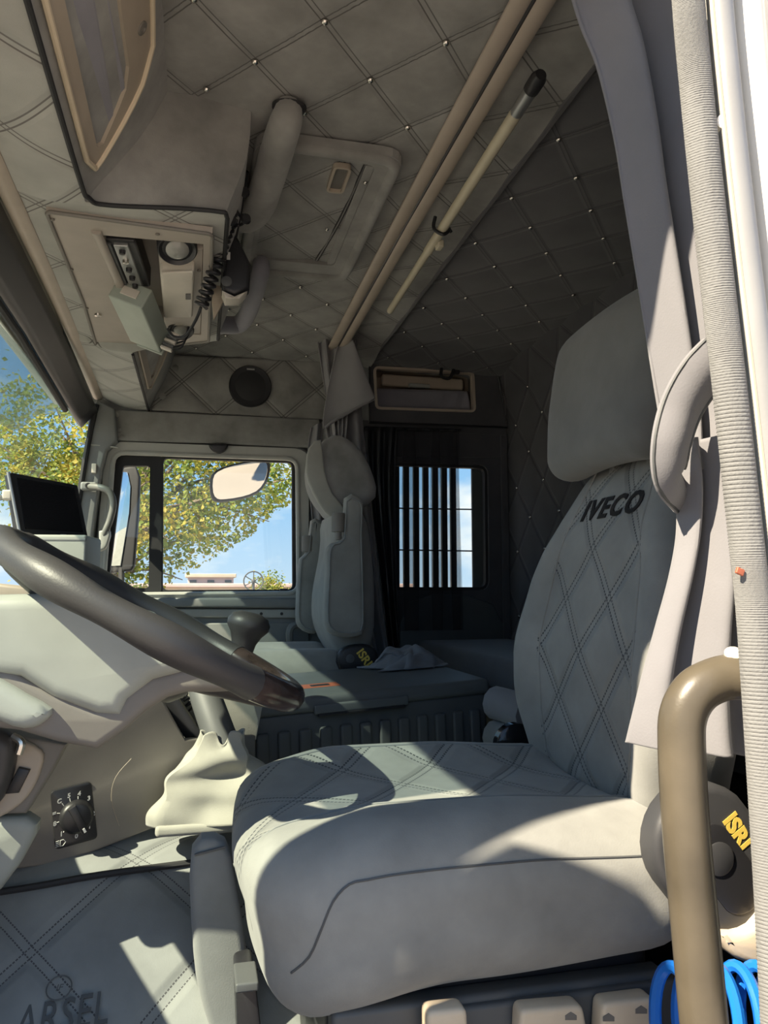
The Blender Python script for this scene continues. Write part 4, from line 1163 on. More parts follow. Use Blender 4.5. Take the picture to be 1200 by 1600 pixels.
# pale rolled cloth between the cooler and the driver's seat
rk = thing('rolled_towel', 'pale grey rolled towel between the cooler box and the driver seat', 'towel', at(790, 1150, Y=1.75))
V, F = tube([at(775, 1098, Y=1.76), at(800, 1105, Y=1.70), at(830, 1118, Y=1.62)], 0.04, 12, 5); mesh('roll', V, F, M['curtain'], rk)
V, F = tube([at(775, 1150, Y=1.76), at(800, 1157, Y=1.70), at(830, 1167, Y=1.62)], 0.04, 12, 5); mesh('roll', V, F, M['tunnel'], rk)

# bunk behind the seats
bn = thing('sleeper_bunk', 'dark sleeper bunk base along the rear wall', 'bunk', (1.0, 1.85, -0.82))
V, F = rb((1.04, 1.85, -0.56), (0.40, 2.2, 0.52), 0.01); mesh('bunk_base', V, F, M['black'], bn)
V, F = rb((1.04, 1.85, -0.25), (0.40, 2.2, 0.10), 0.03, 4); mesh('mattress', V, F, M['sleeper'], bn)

# ================================================================== PASSENGER SEAT
ps = thing('passenger_chair', 'grey suede passenger seat with raised armrests turned side on', 'seat', at(500, 1060, Y=2.55))
ps.location.z = -0.82
V, F, raw = rbox((0.20, 2.58, -0.285), (0.52, 0.50, 0.14), 0.06, (16, 14, 3), lambda p: (p.x, p.y, p.z + 0.03 * math.exp(-((abs(p.y) - 0.17) / 0.06) ** 2) * (1 if p.z > 0 else 0)))
mesh('cushion', V, F, M['seat'], ps)
V, F = rb((0.22, 2.58, -0.60), (0.40, 0.36, 0.46), 0.03); mesh('pedestal', V, F, M['black'], ps)
BKP = tr([(505, 800), (540, 795), (545, 850), (548, 940), (550, 1010), (528, 1040), (508, 1022), (490, 985), (486, 950), (490, 910), (498, 870), (502, 835)], 2.36)
V, F = pillow(tr([(505, 800), (545, 795), (560, 850), (566, 940), (560, 1010), (528, 1036), (508, 1022), (490, 985), (486, 950), (490, 910), (498, 870), (502, 835)], 2.42), lambda a, b, c: Vector((a + 0.045, 2.40 + c, b)), 0.38, 0.05, 5, smooth=2); mesh('backrest', V, F, M['seat'], ps)
V, F = pillow(tr([(485, 698), (478, 720), (478, 745), (486, 770), (500, 790), (518, 808), (545, 800), (574, 778), (570, 745), (552, 708), (530, 688), (508, 682)], 2.50), lambda a, b, c: Vector((a + 0.022, 2.44 + c, b)), 0.28, 0.035, 5, smooth=2); mesh('headrest', V, F, M['roof'], ps)
V, F = pillow(tr([(502, 686), (484, 698), (479, 722), (481, 750), (500, 788), (517, 806), (541, 798), (520, 770), (508, 735)], 2.42), YF(2.425), 0.02, 0.006, 3, smooth=2); mesh('headrest_flap', V, F, M['boot'], ps)
def armrest(pts, Y, kx, ky, kr):
    V, F = pillow(tr(pts, Y), YF(Y), 0.075, 0.020, 4, smooth=2); a = mesh('armrest', V, F, M['seat'], ps)
    pl_ = catmull([Vector((q_[0], 0, q_[1])) for q_ in tr(pts, Y)], 2, True); cm_ = sum(pl_, Vector()) / len(pl_)
    V, F = tube([Vector((lerp(cm_.x, q_.x, 0.86), Y - 0.0005, lerp(cm_.z, q_.z, 0.93))) for q_ in pl_], 0.0025, 6, closed=True); mesh('piping', V, F, M['tunnel'], a)
    top = at(kx, ky, Y=Y + 0.02)
    prof_ = [(0.010, -0.055), (0.010, -0.030), (kr, -0.030), (kr, 0.022), (kr * 0.9, 0.028), (0.0, 0.028)]
    V, F = lathe(prof_, top, (0, 0, 1), 30)
    V = [top + Vector(((p - top).x * (1 + 0.05 * math.cos(15 * math.atan2((p - top).y, (p - top).x))), (p - top).y, (p - top).z)) for p in V]
    mesh('height_knob', V, F, M['tan_dark'], a)
armrest([(542, 776), (560, 774), (569, 786), (568, 830), (570, 900), (571, 980), (560, 995), (532, 996), (512, 986), (508, 960), (511, 900), (512, 862), (520, 848), (538, 838)], 2.32, 529, 816, 0.021)
armrest([(488, 812), (500, 812), (510, 820), (510, 870), (508, 940), (500, 985), (484, 990), (468, 980), (464, 960), (467, 900), (470, 872), (482, 860)], 2.80, 481, 849, 0.022)
V, F = pillow(tr([(528, 1024), (538, 1012), (556, 1007), (578, 1008), (590, 1020), (591, 1045), (560, 1050), (530, 1046)], 2.33), YF(2.325), 0.04, 0.012, 4, smooth=2); rc2 = mesh('recliner_cover', V, F, M['black'], ps)
V, F = lathe([(0.013, 0), (0.013, 0.004), (0.0, 0.006)], at(547, 1029, Y=2.325), (0, -1, 0), 18); mesh('pivot_cap', V, F, M['charcoal'], rc2)
tv, tf = text_vf('ISRI', 0.036, 0.0005, 0.0, 0.001)
q = at(569, 1028, Y=2.321); ca, sa = math.cos(math.radians(-55)), math.sin(math.radians(-55))
mesh('lettering', [q + Vector((v.x * ca - v.y * sa, -v.z, v.x * sa + v.y * ca)) for v in tv], tf, M['yellow'], rc2, smooth=False)

# curtain bunch hanging from the rail by the passenger seat
pc = thing('passenger_curtain', 'grey curtain bunched and knotted at the far end of the rail', 'curtain', at(560, 1030, Y=2.85))
def strip2(name, L, R, Y, folds, amp, nu=40, nv=50, ph=0, mat='curtain_far'):
    V, F = strip_between(L, R, Y, folds, amp, nu, nv, ph); return solid(mesh(name, V, F, M[mat], pc), 0.004)
strip2('gathered_top', [(496, 530), (504, 580), (514, 640), (520, 690)], [(560, 525), (552, 580), (545, 640), (540, 690)], 2.78, 4, 0.018)
strip2('folded_flap', [(534, 520), (520, 575), (508, 640), (506, 668)], [(542, 516), (560, 565), (578, 612), (583, 624)], 2.72, 0.6, 0.03, ph=0.5)
strip2('hanging_drape', [(508, 655), (514, 690), (530, 760), (548, 850), (560, 960), (575, 1040)], [(566, 632), (572, 690), (582, 780), (592, 880), (604, 980), (612, 1040)], 2.80, 2.2, 0.025)
strip2('side_drape', [(486, 668), (482, 700), (484, 760), (490, 830)], [(512, 655), (518, 700), (520, 760), (520, 830)], 2.90, 2, 0.015)
V, F = tube([at(508, 668, Y=2.70), at(530, 652, Y=2.695), at(560, 636, Y=2.695), at(584, 624, Y=2.71)], 0.005, 8, 5); mesh('flap_hem', V, F, M['curtain_far'], pc)
# dark sheer curtain over the sleeper window
dk = thing('sheer_curtain', 'dark see-through mesh curtain hanging over the sleeper window', 'curtain', at(650, 985, Y=2.93))
V, F = strip_between([(575, 668), (580, 760), (590, 900), (604, 986)], [(716, 672), (716, 760), (720, 900), (722, 984)], 2.94, 6.5, 0.014, 90, 20, 1.0)
mesh('drape', V, F, M['mesh_curtain'], dk)
for l_, r_, y_ in ((628, 652, 2.925), (672, 690, 2.928), (704, 718, 2.93)):
    V, F = strip_between([(l_ + 4, 670), (l_, 760), (l_ + 2, 900), (l_ + 4, 985)], [(r_ - 4, 671), (r_, 760), (r_ + 3, 900), (r_ + 2, 984)], y_, 1.0, 0.008, 16, 12, l_)
    mesh('drape_fold', V, F, M['mesh_curtain'], dk)
V, F = strip_between([(565, 668), (572, 760), (590, 900), (604, 1030)], [(622, 668), (618, 760), (620, 900), (626, 1005)], 2.91, 3, 0.014, 40, 20, 2.0)
solid(mesh('gathered_edge', V, F, M['black'], dk), 0.003)
V, F = tube([at(570, 668, Y=2.94), at(720, 672, Y=2.94)], 0.006, 8); mesh('curtain_wire', V, F, M['black'], dk)

# ================================================================== OVERHEAD
# curtain rail: two beige tracks
cr = thing('curtain_rail', 'beige double curtain rail running across the roof lining', 'curtain rail', (0.488, 1.8, 0.91))
for dx in (-0.018, 0.018):
    V, F = tube([(0.488 + dx, 0.64, 0.917), (0.488 + dx, 1.8, 0.917), (0.486 + dx, 2.90, 0.900)], 0.0175, 10, 6, flat=0.45); mesh('track', V, F, M['rail'], cr)
V, F = tube([(0.488, 0.64, 0.916), (0.488, 1.8, 0.916), (0.486, 2.90, 0.899)], 0.004, 6); mesh('slot', V, F, M['black'], cr)

# pole held under the lining
po = thing('telescopic_pole', 'cream telescopic pole with grey sleeve and black tip held under the roof', 'pole', at(608, 487, Z=0.88))
p0, p1 = at(848, 112, Z=0.885), at(609, 486, Z=0.885)
dd = (p1 - p0)
V, F = tube([p0 + dd * 0.035, p0 + dd * 0.10], 0.0125, 12); mesh('sleeve', V, F, M['steel'], po)
V, F = tube([p0 + dd * 0.10, p0 + dd * 0.62], 0.0125, 12); mesh('shaft', V, F, M['pole'], po)
V, F = tube([p0 + dd * 0.60, p0 + dd * 0.998, p0 + dd], [0.0105, 0.0105, 0.006], 12); mesh('inner_shaft', V, F, M['pole'], po)
V, F = lathe([(0.011, 0), (0.0145, 0.004), (0.0145, 0.035), (0.010, 0.046)], p0 + dd * 0.045, -dd, 14); mesh('tip', V, F, M['black'], po)
hc = at(690, 358, Z=0.885)
V, F = tube([hc + Vector((-0.016, 0.0, 0.03)), hc + Vector((-0.02, 0.0, 0.0)), hc + Vector((0, -0.01, -0.018)), hc + Vector((0.02, 0, 0.0)), hc + Vector((0.02, 0.02, 0.02)), hc + Vector((0.035, 0.03, 0.01))], 0.0045, 8, 5)
hk2 = mesh('pole_hook', V, F, M['black'])
tag(hk2, 'black S-shaped hook holding the pole under the roof', 'hook')
V, F = rb(at(687, 383, Z=0.872), (0.016, 0.03, 0.02), 0.004); mesh('catch', V, F, M['pole'], po)

# roof hatch
ht = thing('roof_hatch', 'square quilted roof hatch with raised grey frame and tan latch', 'hatch', (0.25, 1.8, 0.90))
HO = round_loop([(0.092, 1.485), (0.405, 1.485), (0.405, 2.15), (0.092, 2.15)], 0.05)
HI = round_loop([(0.130, 1.53), (0.350, 1.53), (0.350, 2.06), (0.130, 2.06)], 0.02)
zf = lambda z0, s=-1: (lambda a, b, c: Vector((a, b, z0 + s * c)))
V, F = plate(HO, [HI], zf(0.925), 0.020); mesh('frame', V, F, M['roof'], ht, smooth=False)
V, F = tube([Vector((a, b, 0.905)) for a, b in round_loop([(0.105, 1.498), (0.392, 1.498), (0.392, 2.137), (0.105, 2.137)], 0.045)], 0.013, 10, closed=True); mesh('frame_bead', V, F, M['roof'], ht)
uv = []
def fn(a, b):
    x_, y_ = lerp(0.128, 0.330, a), lerp(1.53, 2.06, b); u, v = quilt_uv(x_, y_, 0.181, 1.171, 0.21, 0.25); uv.append((u, v))
    return (x_, y_, 0.918 - puff(u, v, 0.008))
V, F = sheet(fn, 24, 50); hp_ = mesh('hatch_panel', V, F, M['roof_quilt'], ht, uv=uv)
V, F = tube([(0.331, 1.53, 0.914), (0.322, 1.80, 0.914), (0.300, 2.05, 0.914)], 0.005, 8, 6); mesh('gap', V, F, M['black'], ht)
V, F = rb((0.34, 1.80, 0.912), (0.02, 0.52, 0.01), 0.003); mesh('inner_lip', V, F, M['roof'], ht)
lc = at(529, 281, Z=0.905)
LO = round_loop([(lc.x - 0.020, lc.y - 0.055), (lc.x + 0.020, lc.y - 0.055), (lc.x + 0.020, lc.y + 0.055), (lc.x - 0.020, lc.y + 0.055)], 0.014)
(V, F), LI = ring(LO, 0.006, zf(0.914), 0.012); lt = mesh('latch', V, F, M['tan'], ht, smooth=False)
V, F = plate(LI, [], zf(0.912), 0.002); mesh('latch_well', V, F, M['dash'], lt, smooth=False)
for p in ((365, 355), (511, 358), (571, 285)): stud(at(p[0], p[1], Z=0.905), parent=ht, r=0.005)

# overhead shelf and console lining
os_ = struct(thing('overhead_shelf', 'suede covered overhead shelf above the windscreen with piped edges', 'overhead shelf', (-0.15, 1.8, 0.68)), None, None)
YE, YF2 = 1.425, 2.22
def xs(y):
    k = smoothstep(YE - 0.012, YE + 0.010, y) * (1 - smoothstep(YF2, YF2 + 0.03, y)); far = smoothstep(YF2, YF2 + 0.03, y)
    xb = lerp(lerp(-0.215, -0.200, far), 0.035, k); xc = lerp(lerp(-0.075, -0.100, far), 0.078, k)
    zb = lerp(lerp(0.695, 0.672, far), 0.715, k)
    return xb, xc, zb
def yrow(v):                       # rows packed where the shelf steps forward
    ys = [0.64 + (YE - 0.03 - 0.64) * k / 20 for k in range(21)] + [YE - 0.03 + 0.06 * k / 16 for k in range(1, 17)] + [YE + 0.03 + (YF2 - 0.01 - YE - 0.03) * k / 24 for k in range(1, 25)] + [YF2 - 0.01 + 0.05 * k / 10 for k in range(1, 11)] + [YF2 + 0.04 + (2.99 - YF2 - 0.04) * k / 24 for k in range(1, 25)]
    return ys
YS = yrow(0)
def hx(y): return lerp(-0.332, -0.36, smoothstep(1.0, 3.0, y))
uv = []; V = []; NX = 16
for y in YS:
    xb, xc, zb = xs(y)
    for i in range(NX + 1):
        t = i / NX; x_ = lerp(hx(y), xb, t); z_ = lerp(0.705, zb, t) - 0.010 * math.sin(PI * t)
        if 1.525 < y < 2.13 and 0.25 < t < 0.93: z_ = 0.80
        V.append(Vector((x_, y, z_))); uv.append(quilt_uv(x_, y, -0.30, 1.2, 0.24, 0.26))
F = [(j * (NX + 1) + i, j * (NX + 1) + i + 1, (j + 1) * (NX + 1) + i + 1, (j + 1) * (NX + 1) + i) for j in range(len(YS) - 1) for i in range(NX)]
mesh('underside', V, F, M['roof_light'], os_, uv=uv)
V = []; NX = 14
for y in YS:
    xb, xc, zb = xs(y)
    for i in range(NX + 1):
        t = i / NX
        b = 0.018 * math.sin(PI * t)
        V.append(Vector((lerp(xb, xc, t) + b * 0.8, y, lerp(zb, 0.938, t ** 0.85) - b * 0.4)))
F = [(j * (NX + 1) + i, j * (NX + 1) + i + 1, (j + 1) * (NX + 1) + i + 1, (j + 1) * (NX + 1) + i) for j in range(len(YS) - 1) for i in range(NX)]
mesh('shelf_face', V, F, M['roof'], os_)
pip = [(-0.213, 0.70, 0.693), (-0.213, 1.30, 0.693), (-0.205, 1.395, 0.693), (-0.175, 1.420, 0.697), (-0.05, 1.424, 0.708), (0.02, 1.428, 0.712), (0.036, 1.445, 0.713), (0.038, 1.55, 0.713), (0.038, 2.20, 0.713)]
V, F = tube(pip, 0.0045, 8, 6); mesh('piping', V, F, M['rubber'], os_)
V, F = tube([(xs(y)[0] + 0.001, y, xs(y)[2] - 0.002) for y in YS if y > YF2 + 0.035], 0.0045, 8); mesh('piping', V, F, M['rubber'], os_)

# tan pocket in the shelf face over the driver
pk = thing('shelf_pocket', 'tan framed pocket with grey net in the shelf above the driver', 'pocket', (-0.18, 1.2, 0.75))
def shelf_pt(y, t, out=0.0):
    xb, xc, zb = xs(y); b = 0.018 * math.sin(PI * t)
    return Vector((lerp(xb, xc, t) + b * 0.8 + 0.85 * out, y, lerp(zb, 0.938, t ** 0.85) - b * 0.4 - 0.5 * out))
PKO = [(0.80, 0.06), (1.30, 0.06), (1.345, 0.10), (1.34, 0.16), (1.27, 0.60), (1.22, 0.76), (1.12, 0.80), (0.80, 0.80)]
PKI = [(0.82, 0.16), (1.30, 0.15), (1.308, 0.20), (1.24, 0.45), (1.20, 0.50), (1.12, 0.50), (0.98, 0.50), (0.82, 0.50)]
pfr2 = lambda a, b, c: shelf_pt(a, b, 0.006 - c)
def dens(l, k=4):
    out = []
    for i in range(len(l)):
        a, b = Vector(l[i]), Vector(l[(i + 1) % len(l)])
        for j in range(k): out.append(tuple(lerp(a, b, j / k)))
    return out
V, F = plate(dens(PKO), [dens(PKI)], pfr2, 0.02); mesh('pocket_frame', V, F, M['tan'], pk, smooth=False)
V, F = tube([pfr2(a, b, -0.001) for a, b in dens(PKO)], 0.005, 8, closed=True); mesh('frame_lip', V, F, M['sand'], pk)
V, F = plate(dens(PKI), [], lambda a, b, c: shelf_pt(a, b, -0.001 - c + 0.004 * math.sin(b * 60)), 0.004); mesh('net', V, F, M['net'], pk, smooth=False)
V, F = lathe([(0.011, 0), (0.011, 0.004), (0.006, 0.005), (0.005, 0.001)], shelf_pt(1.155, 0.66, 0.005), (0.85, 0, -0.5), 16); mesh('snap_stud', V, F, M['tan_dark'], pk)

# overhead console: tan plate with a recess full of gear
oc = thing('overhead_console', 'brown grey plastic overhead console with radio recess in the roof shelf', 'console', (-0.1, 1.8, 0.69))
ZP = 0.695
CO = trz([(72, 328), (332, 364), (326, 532), (205, 545), (150, 537), (130, 470)], ZP)
CH = trz([(160, 366), (318, 380), (314, 522), (222, 518), (212, 500)], ZP)
V, F = plate(CO, [CH], zf(ZP + 0.012), 0.014); mesh('face_plate', V, F, M['console'], oc, smooth=False)
n = len(CH)
V = [Vector((a, b, ZP)) for a, b in CH] + [Vector((lerp(a, sum(p[0] for p in CH) / n, 0.05), b, ZP + 0.075)) for a, b in CH]
F = [(i, (i + 1) % n, n + (i + 1) % n, n + i) for i in range(n)] + [tuple(range(n, 2 * n))]
mesh('recess', V, F, M['console'], oc, smooth=False)
V, F = tube([at(150, 362, Z=ZP - 0.004), at(185, 440, Z=ZP - 0.004), at(208, 515, Z=ZP - 0.004)], 0.010, 8, flat=0.6); mesh('ridge', V, F, M['console'], oc)
V, F = pillow(trz([(246, 378), (318, 384), (314, 522), (258, 520)], ZP + 0.01), zf(ZP + 0.03), 0.03, 0.006, 2); mesh('lamp_panel', V, F, M['console'], oc)
V, F = tube([Vector((a, b, ZP - 0.003)) for a, b in round_loop(CO, 0.012)], 0.004, 8, closed=True); mesh('plate_edge', V, F, M['tan_dark'], oc)
for p in ((82, 342), (112, 420), (136, 481), (246, 365), (311, 422)):
    V, F = lathe([(0.004, 0), (0.004, 0.003), (0.002, 0.004)], at(p[0], p[1], Z=ZP - 0.002), (0, 0, -1), 10); mesh('screw', V, F, M['tan_dark'], oc)
V, F = lathe([(0.009, 0), (0.008, 0.005), (0.0, 0.006)], at(153, 491, Z=ZP - 0.002), (0, 0, -1), 16); mesh('screw', V, F, M['chrome'], oc)
def lamp(px_, py_, r, tilt, label):
    c = at(px_, py_, Z=ZP - 0.004); L = thing('reading_lamp', label, 'lamp', c, group='reading lamps in the overhead console')
    ax_ = Vector(tilt).normalized()
    V, F = lathe([(r, -0.03), (r, 0.004), (r * 0.92, 0.008), (r * 0.75, 0.002), (r * 0.62, 0.004)], c, ax_, 28); mesh('bezel', V, F, M['black'], L)
    V, F = lathe([(r * 0.60, -0.01), (r * 0.58, 0.006), (r * 0.42, 0.012), (0.0, 0.015)], c, ax_, 24); mesh('lens', V, F, M['lamp'], L)
lamp(277, 388, 0.040, (0.1, -0.5, -1), 'round black reading lamp with clear lens at the near end of console')
lamp(283, 515, 0.034, (0.1, -0.5, -1), 'round black reading lamp at the far end beside the coiled cord')
# card phone cradle
ph_ = thing('ceiling_module', 'cream plastic module with small black window between the reading lamps', 'module', at(277, 460, Z=0.67))
V, F = pillow(round_loop(trz([(250, 426), (304, 424), (301, 496), (256, 496)], 0.672), 0.008), zf(0.70), 0.03, 0.006, 3); mesh('body', V, F, M['cream'], ph_)
V, F = pillow(round_loop(trz([(252, 428), (302, 426), (300, 440), (256, 444)], 0.666), 0.004), zf(0.672), 0.005, 0.002, 2); mesh('raised_lip', V, F, M['cream'], ph_)
V, F = pillow(trz([(290, 460), (298, 460), (298, 469), (290, 469)], 0.668), zf(0.671), 0.002, 0.0006, 1); mesh('sensor_window', V, F, M['black'], ph_)
# CB radio
rd = thing('cb_radio', 'black radio set with chrome front lying in the console recess', 'radio', at(190, 408, Z=0.70))
ra_, rb_ = at(178, 372, Z=0.705), at(206, 444, Z=0.705)
rdir = (rb_ - ra_).normalized(); rsd = Vector((rdir.y, -rdir.x, 0)); rc_ = (ra_ + rb_) / 2
rm = Matrix((rsd, rdir, Vector((0, 0, 1)))).transposed()
V, F = rb(rc_ + Vector((0, 0, 0.02)), (0.085, (rb_ - ra_).length, 0.05), 0.006, rot=rm); mesh('case', V, F, M['black'], rd)
V, F = rb(rc_ + rsd * 0.012 + Vector((0, 0, -0.006)), (0.030, (rb_ - ra_).length * 0.92, 0.012), 0.003, rot=rm); mesh('front_bezel', V, F, M['steel'], rd)
V, F = rb(rc_ + rsd * -0.016 + Vector((0, 0, -0.006)), (0.018, (rb_ - ra_).length * 0.9, 0.010), 0.002, rot=rm); mesh('heat_sink', V, F, M['charcoal'], rd)
for k in range(5):
    q = rc_ + rdir * (-0.10 + 0.05 * k) * 0.9 + rsd * 0.012 + Vector((0, 0, -0.012))
    V, F = lathe([(0.007, 0), (0.006, 0.008), (0.0, 0.009)], q, (0, 0, -1), 12); mesh('dial', V, F, M['chrome'] if k == 1 else M['black'], rd)
# grey green terminal box
tb_ = thing('terminal_box', 'grey green metal terminal box tilted out of the console recess', 'box', at(222, 500, Z=0.64))
c = at(220, 495, Z=0.655); rm = Matrix.Rotation(math.radians(-14), 3, 'Z') @ Matrix.Rotation(math.radians(22), 3, 'Y') @ Matrix.Rotation(math.radians(-12), 3, 'X')
V, F = rb(c, (0.085, 0.21, 0.055), 0.004, rot=rm); mesh('case', V, F, M['box_green'], tb_)
V, F = rb(c + rm @ Vector((0.0, -0.106, 0.0)), (0.04, 0.003, 0.022), 0.001, rot=rm); mesh('label_plate', V, F, M['cream'], tb_)
V, F = rb(c + rm @ Vector((0.012, 0.107, 0.0)), (0.07, 0.006, 0.06), 0.002, rot=rm); mesh('cover', V, F, M['box_green'], tb_)
for k in range(5):
    V, F = rb(c + rm @ Vector((0.062, 0.075 + 0.0, -0.022 + 0.011 * k)), (0.03, 0.012, 0.007), 0.002, rot=rm); mesh('plug', V, F, M['charcoal'] if k % 2 else M['cream'], tb_)
for k in range(4):
    q = [c + rm @ Vector((0.075, 0.08, -0.018 + 0.011 * k)), c + rm @ Vector((0.095, 0.075, 0.0 + 0.011 * k)), c + rm @ Vector((0.09, 0.06, 0.05))]
    V, F = tube(q, 0.0025, 6, 4); mesh('wire', V, F, M['black'], tb_)

# padded grab handles
g1 = thing('ceiling_grip', 'thick grey padded grab handle beside the roof hatch', 'grab handle', (0.14, 1.6, 0.85))
V, F = tube([at(452, 166, Z=0.922), at(448, 186, Z=0.895), at(436, 225, Z=0.88), at(418, 285, Z=0.87), at(404, 325, Z=0.865), at(385, 342, Z=0.865), at(350, 342, Z=0.86)], [0.024, 0.030, 0.033, 0.034, 0.034, 0.031, 0.026], 16, 6); mesh('padding', V, F, M['roof'], g1)
V, F = lathe([(0.033, 0), (0.033, 0.006), (0.026, 0.012)], at(452, 165, Z=0.925), (0, 0.2, -1), 20); mesh('end_collar', V, F, M['rubber'], g1)
g2 = thing('ceiling_grip', 'dark grey bent grab handle hanging below the hand microphone', 'grab handle', (0.12, 2.1, 0.82))
V, F = tube([at(408, 408, Z=0.905), at(407, 425, Z=0.87), at(398, 460, Z=0.855), at(386, 492, Z=0.845), at(372, 507, Z=0.835), at(350, 508, Z=0.82), at(325, 510, Z=0.80)], [0.022, 0.025, 0.026, 0.027, 0.028, 0.027, 0.024], 14, 6); mesh('padding', V, F, M['net'], g2)
# tan mounting strip beside the console
ms = thing('mounting_strip', 'tan metal mounting strip along the side of the overhead console', 'bracket', (0.10, 1.8, 0.74))
V, F = pillow(tr([(372, 218), (378, 222), (362, 300), (352, 318), (346, 315)], 1.50), YF(1.50), 0.012, 0.003, 2); mesh('strip', V, F, M['sand'], ms)
V, F = pillow(tr([(346, 305), (376, 305), (372, 360), (350, 470), (334, 500), (331, 470)], 1.80), YF(1.80), 0.012, 0.003, 2); mesh('back_plate', V, F, M['tan'], ms)
# hand microphone and its coiled cord
mc = thing('hand_microphone', 'black hand microphone hanging from the overhead console', 'microphone', at(370, 470, Y=1.72))
V, F = pillow(tr([(366, 366), (374, 382), (392, 418), (389, 456), (366, 466), (346, 458), (348, 425), (352, 395), (362, 378)], 1.72), YF(1.70), 0.045, 0.010, 4); mb_ = mesh('body', V, F, M['black'], mc)
V, F = pillow(tr([(347, 457), (366, 466), (386, 458), (374, 470), (352, 470)], 1.71), YF(1.695), 0.05, 0.004, 2); mesh('base_cap', V, F, M['cream'], mc)
V, F = rb(at(357, 400, Y=1.70), (0.008, 0.004, 0.018), 0.001); mesh('display', V, F, M['white'], mc)
V, F = lathe([(0.012, 0), (0.012, 0.003), (0.006, 0.004)], at(354, 440, Y=1.70), (0, -1, 0), 18); mesh('speaker_port', V, F, M['charcoal'], mc)
V, F = tube([at(386, 268, Y=1.6), at(376, 330, Y=1.68), at(368, 372, Y=1.71)], 0.004, 8, 5); mesh('strap', V, F, M['black'], mc)
cc = mc
def coil(path, turns, r, wire, name):
    P = catmull(path, 40); n = len(P); pts = []
    for k in range(n * 3):
        f = k / 3; i = min(int(f), n - 2); p = lerp(P[i], P[i + 1], min(1, f - i))
        d = (P[i + 1] - P[i]).normalized(); a1 = d.cross(Vector((0, 1, 0))).normalized(); a2 = d.cross(a1)
        a = 2 * PI * turns * k / (3 * n); pts.append(p + (a1 * math.cos(a) + a2 * math.sin(a)) * r)
    V, F = tube(pts, wire, 6); return mesh(name, V, F, M['black'], cc)
coil([at(360, 345, Y=1.60), at(350, 372, Y=1.62), at(340, 408, Y=1.64), at(326, 446, Y=1.66), at(314, 478, Y=1.68)], 15, 0.0125, 0.0042, 'coiled_cord')
coil([at(350, 292, Y=1.56), at(356, 312, Y=1.57), at(358, 345, Y=1.59)], 5, 0.016, 0.0042, 'coiled_cord')
V, F = tube([at(314, 480, Y=1.68), at(306, 500, Y=1.70), at(290, 524, Y=1.74), at(272, 526, Y=1.75), at(262, 514, Y=1.76)], 0.0035, 8, 6); mesh('cable', V, F, M['black'], cc)
V, F = tube([at(372, 230, Y=1.53), at(374, 280, Y=1.55), at(366, 320, Y=1.57), at(380, 345, Y=1.60), at(372, 352, Y=1.62), at(352, 350, Y=1.6)], 0.0035, 8, 6); mesh('cable', V, F, M['black'], cc)
for p in ((350, 294), (366, 298), (382, 300), (362, 345), (384, 342)):
    V, F = lathe([(0.009, -0.006), (0.012, 0), (0.009, 0.006)], at(p[0], p[1], Y=1.57), (0.3, -1, 0), 12); mesh('cord_clip', V, F, M['black'], cc)

# wedge-shaped side pocket at the far end of the shelf
wp_ = thing('wedge_pocket', 'brown grey framed wedge pocket in the shelf above the passenger', 'pocket', at(230, 640, Y=2.93))
PFO = [(a + 1.42, b) for a, b in PKO if a > 0.9]; PFO = [(2.27, 0.06)] + PFO + [(2.27, 0.80)]
PFI = [(2.29, 0.16), (2.70, 0.15), (2.708, 0.20), (2.64, 0.42), (2.58, 0.50), (2.29, 0.50)]
V, F = plate(dens(PFO), [dens(PFI)], pfr2, 0.02); mesh('pocket_frame', V, F, M['console'], wp_, smooth=False)
V, F = plate(dens(PFI), [], lambda a, b, c: shelf_pt(a, b, -0.001 - c), 0.004); mesh('pocket_liner', V, F, M['net'], wp_, smooth=False)
V, F = tube([pfr2(a, b, -0.001) for a, b in dens(PFO)], 0.004, 8, closed=True); mesh('frame_lip', V, F, M['tan'], wp_)
for p in ((274, 575), (254, 619)):
    V, F = lathe([(0.012, 0), (0.012, 0.004), (0.006, 0.006)], at(p[0], p[1], Y=2.94), (0, -1, 0), 14); mesh('button', V, F, M['roof'], wp_)

# ================================================================== THINGS ON THE DASHBOARD
mt = thing('monitor', 'black flat monitor standing on the dashboard below the windscreen', 'monitor', at(80, 850, Y=1.95))
c0, c1, c2, c3 = at(16, 738, Y=1.92), at(121, 758, Y=2.02), at(138, 842, Y=2.02), at(32, 838, Y=1.92)
n_ = (c1 - c0).cross(c3 - c0).normalized()
if n_.y > 0: n_ = -n_
mw, mh = (c1 - c0), (c3 - c0)
mfr = lambda a, b, c: lerp(lerp(c0, c1, a), lerp(c3, c2, a), b) - n_ * c
V, F = pillow(round_loop([(0, 0), (1, 0), (1, 1), (0, 1)], 0.03), mfr, 0.03, 0.003, 2); mesh('housing', V, F, M['black'], mt)
V, F = pillow([(0.08, 0.07), (0.93, 0.07), (0.93, 0.88), (0.08, 0.88)], lambda a, b, c: mfr(a, b, c - 0.002), 0.003, 0.0008, 1); mesh('screen', V, F, M['black_gloss'], mt)
V, F = rb(mfr(0.6, 0.95, -0.001), (0.02, 0.003, 0.003), 0.0008); mesh('badge', V, F, M['steel'], mt)
V, F = rb(mfr(-0.05, 0.35, 0.012), (0.022, 0.02, 0.024), 0.005); mesh('bracket', V, F, M['cream'], mt)
V, F = tube([mfr(-0.06, 0.37, 0.014), mfr(-0.2, 0.42, 0.02)], 0.006, 8); mesh('arm', V, F, M['steel'], mt)
V, F = tube([mfr(-0.03, 0.0, 0.0), mfr(0.0, 1.0, 0.0)], 0.004, 8); mesh('edge_trim', V, F, M['steel'], mt)
bx = thing('dash_box', 'pale grey box on the dashboard in front of the monitor', 'box', at(110, 890, Y=1.80))
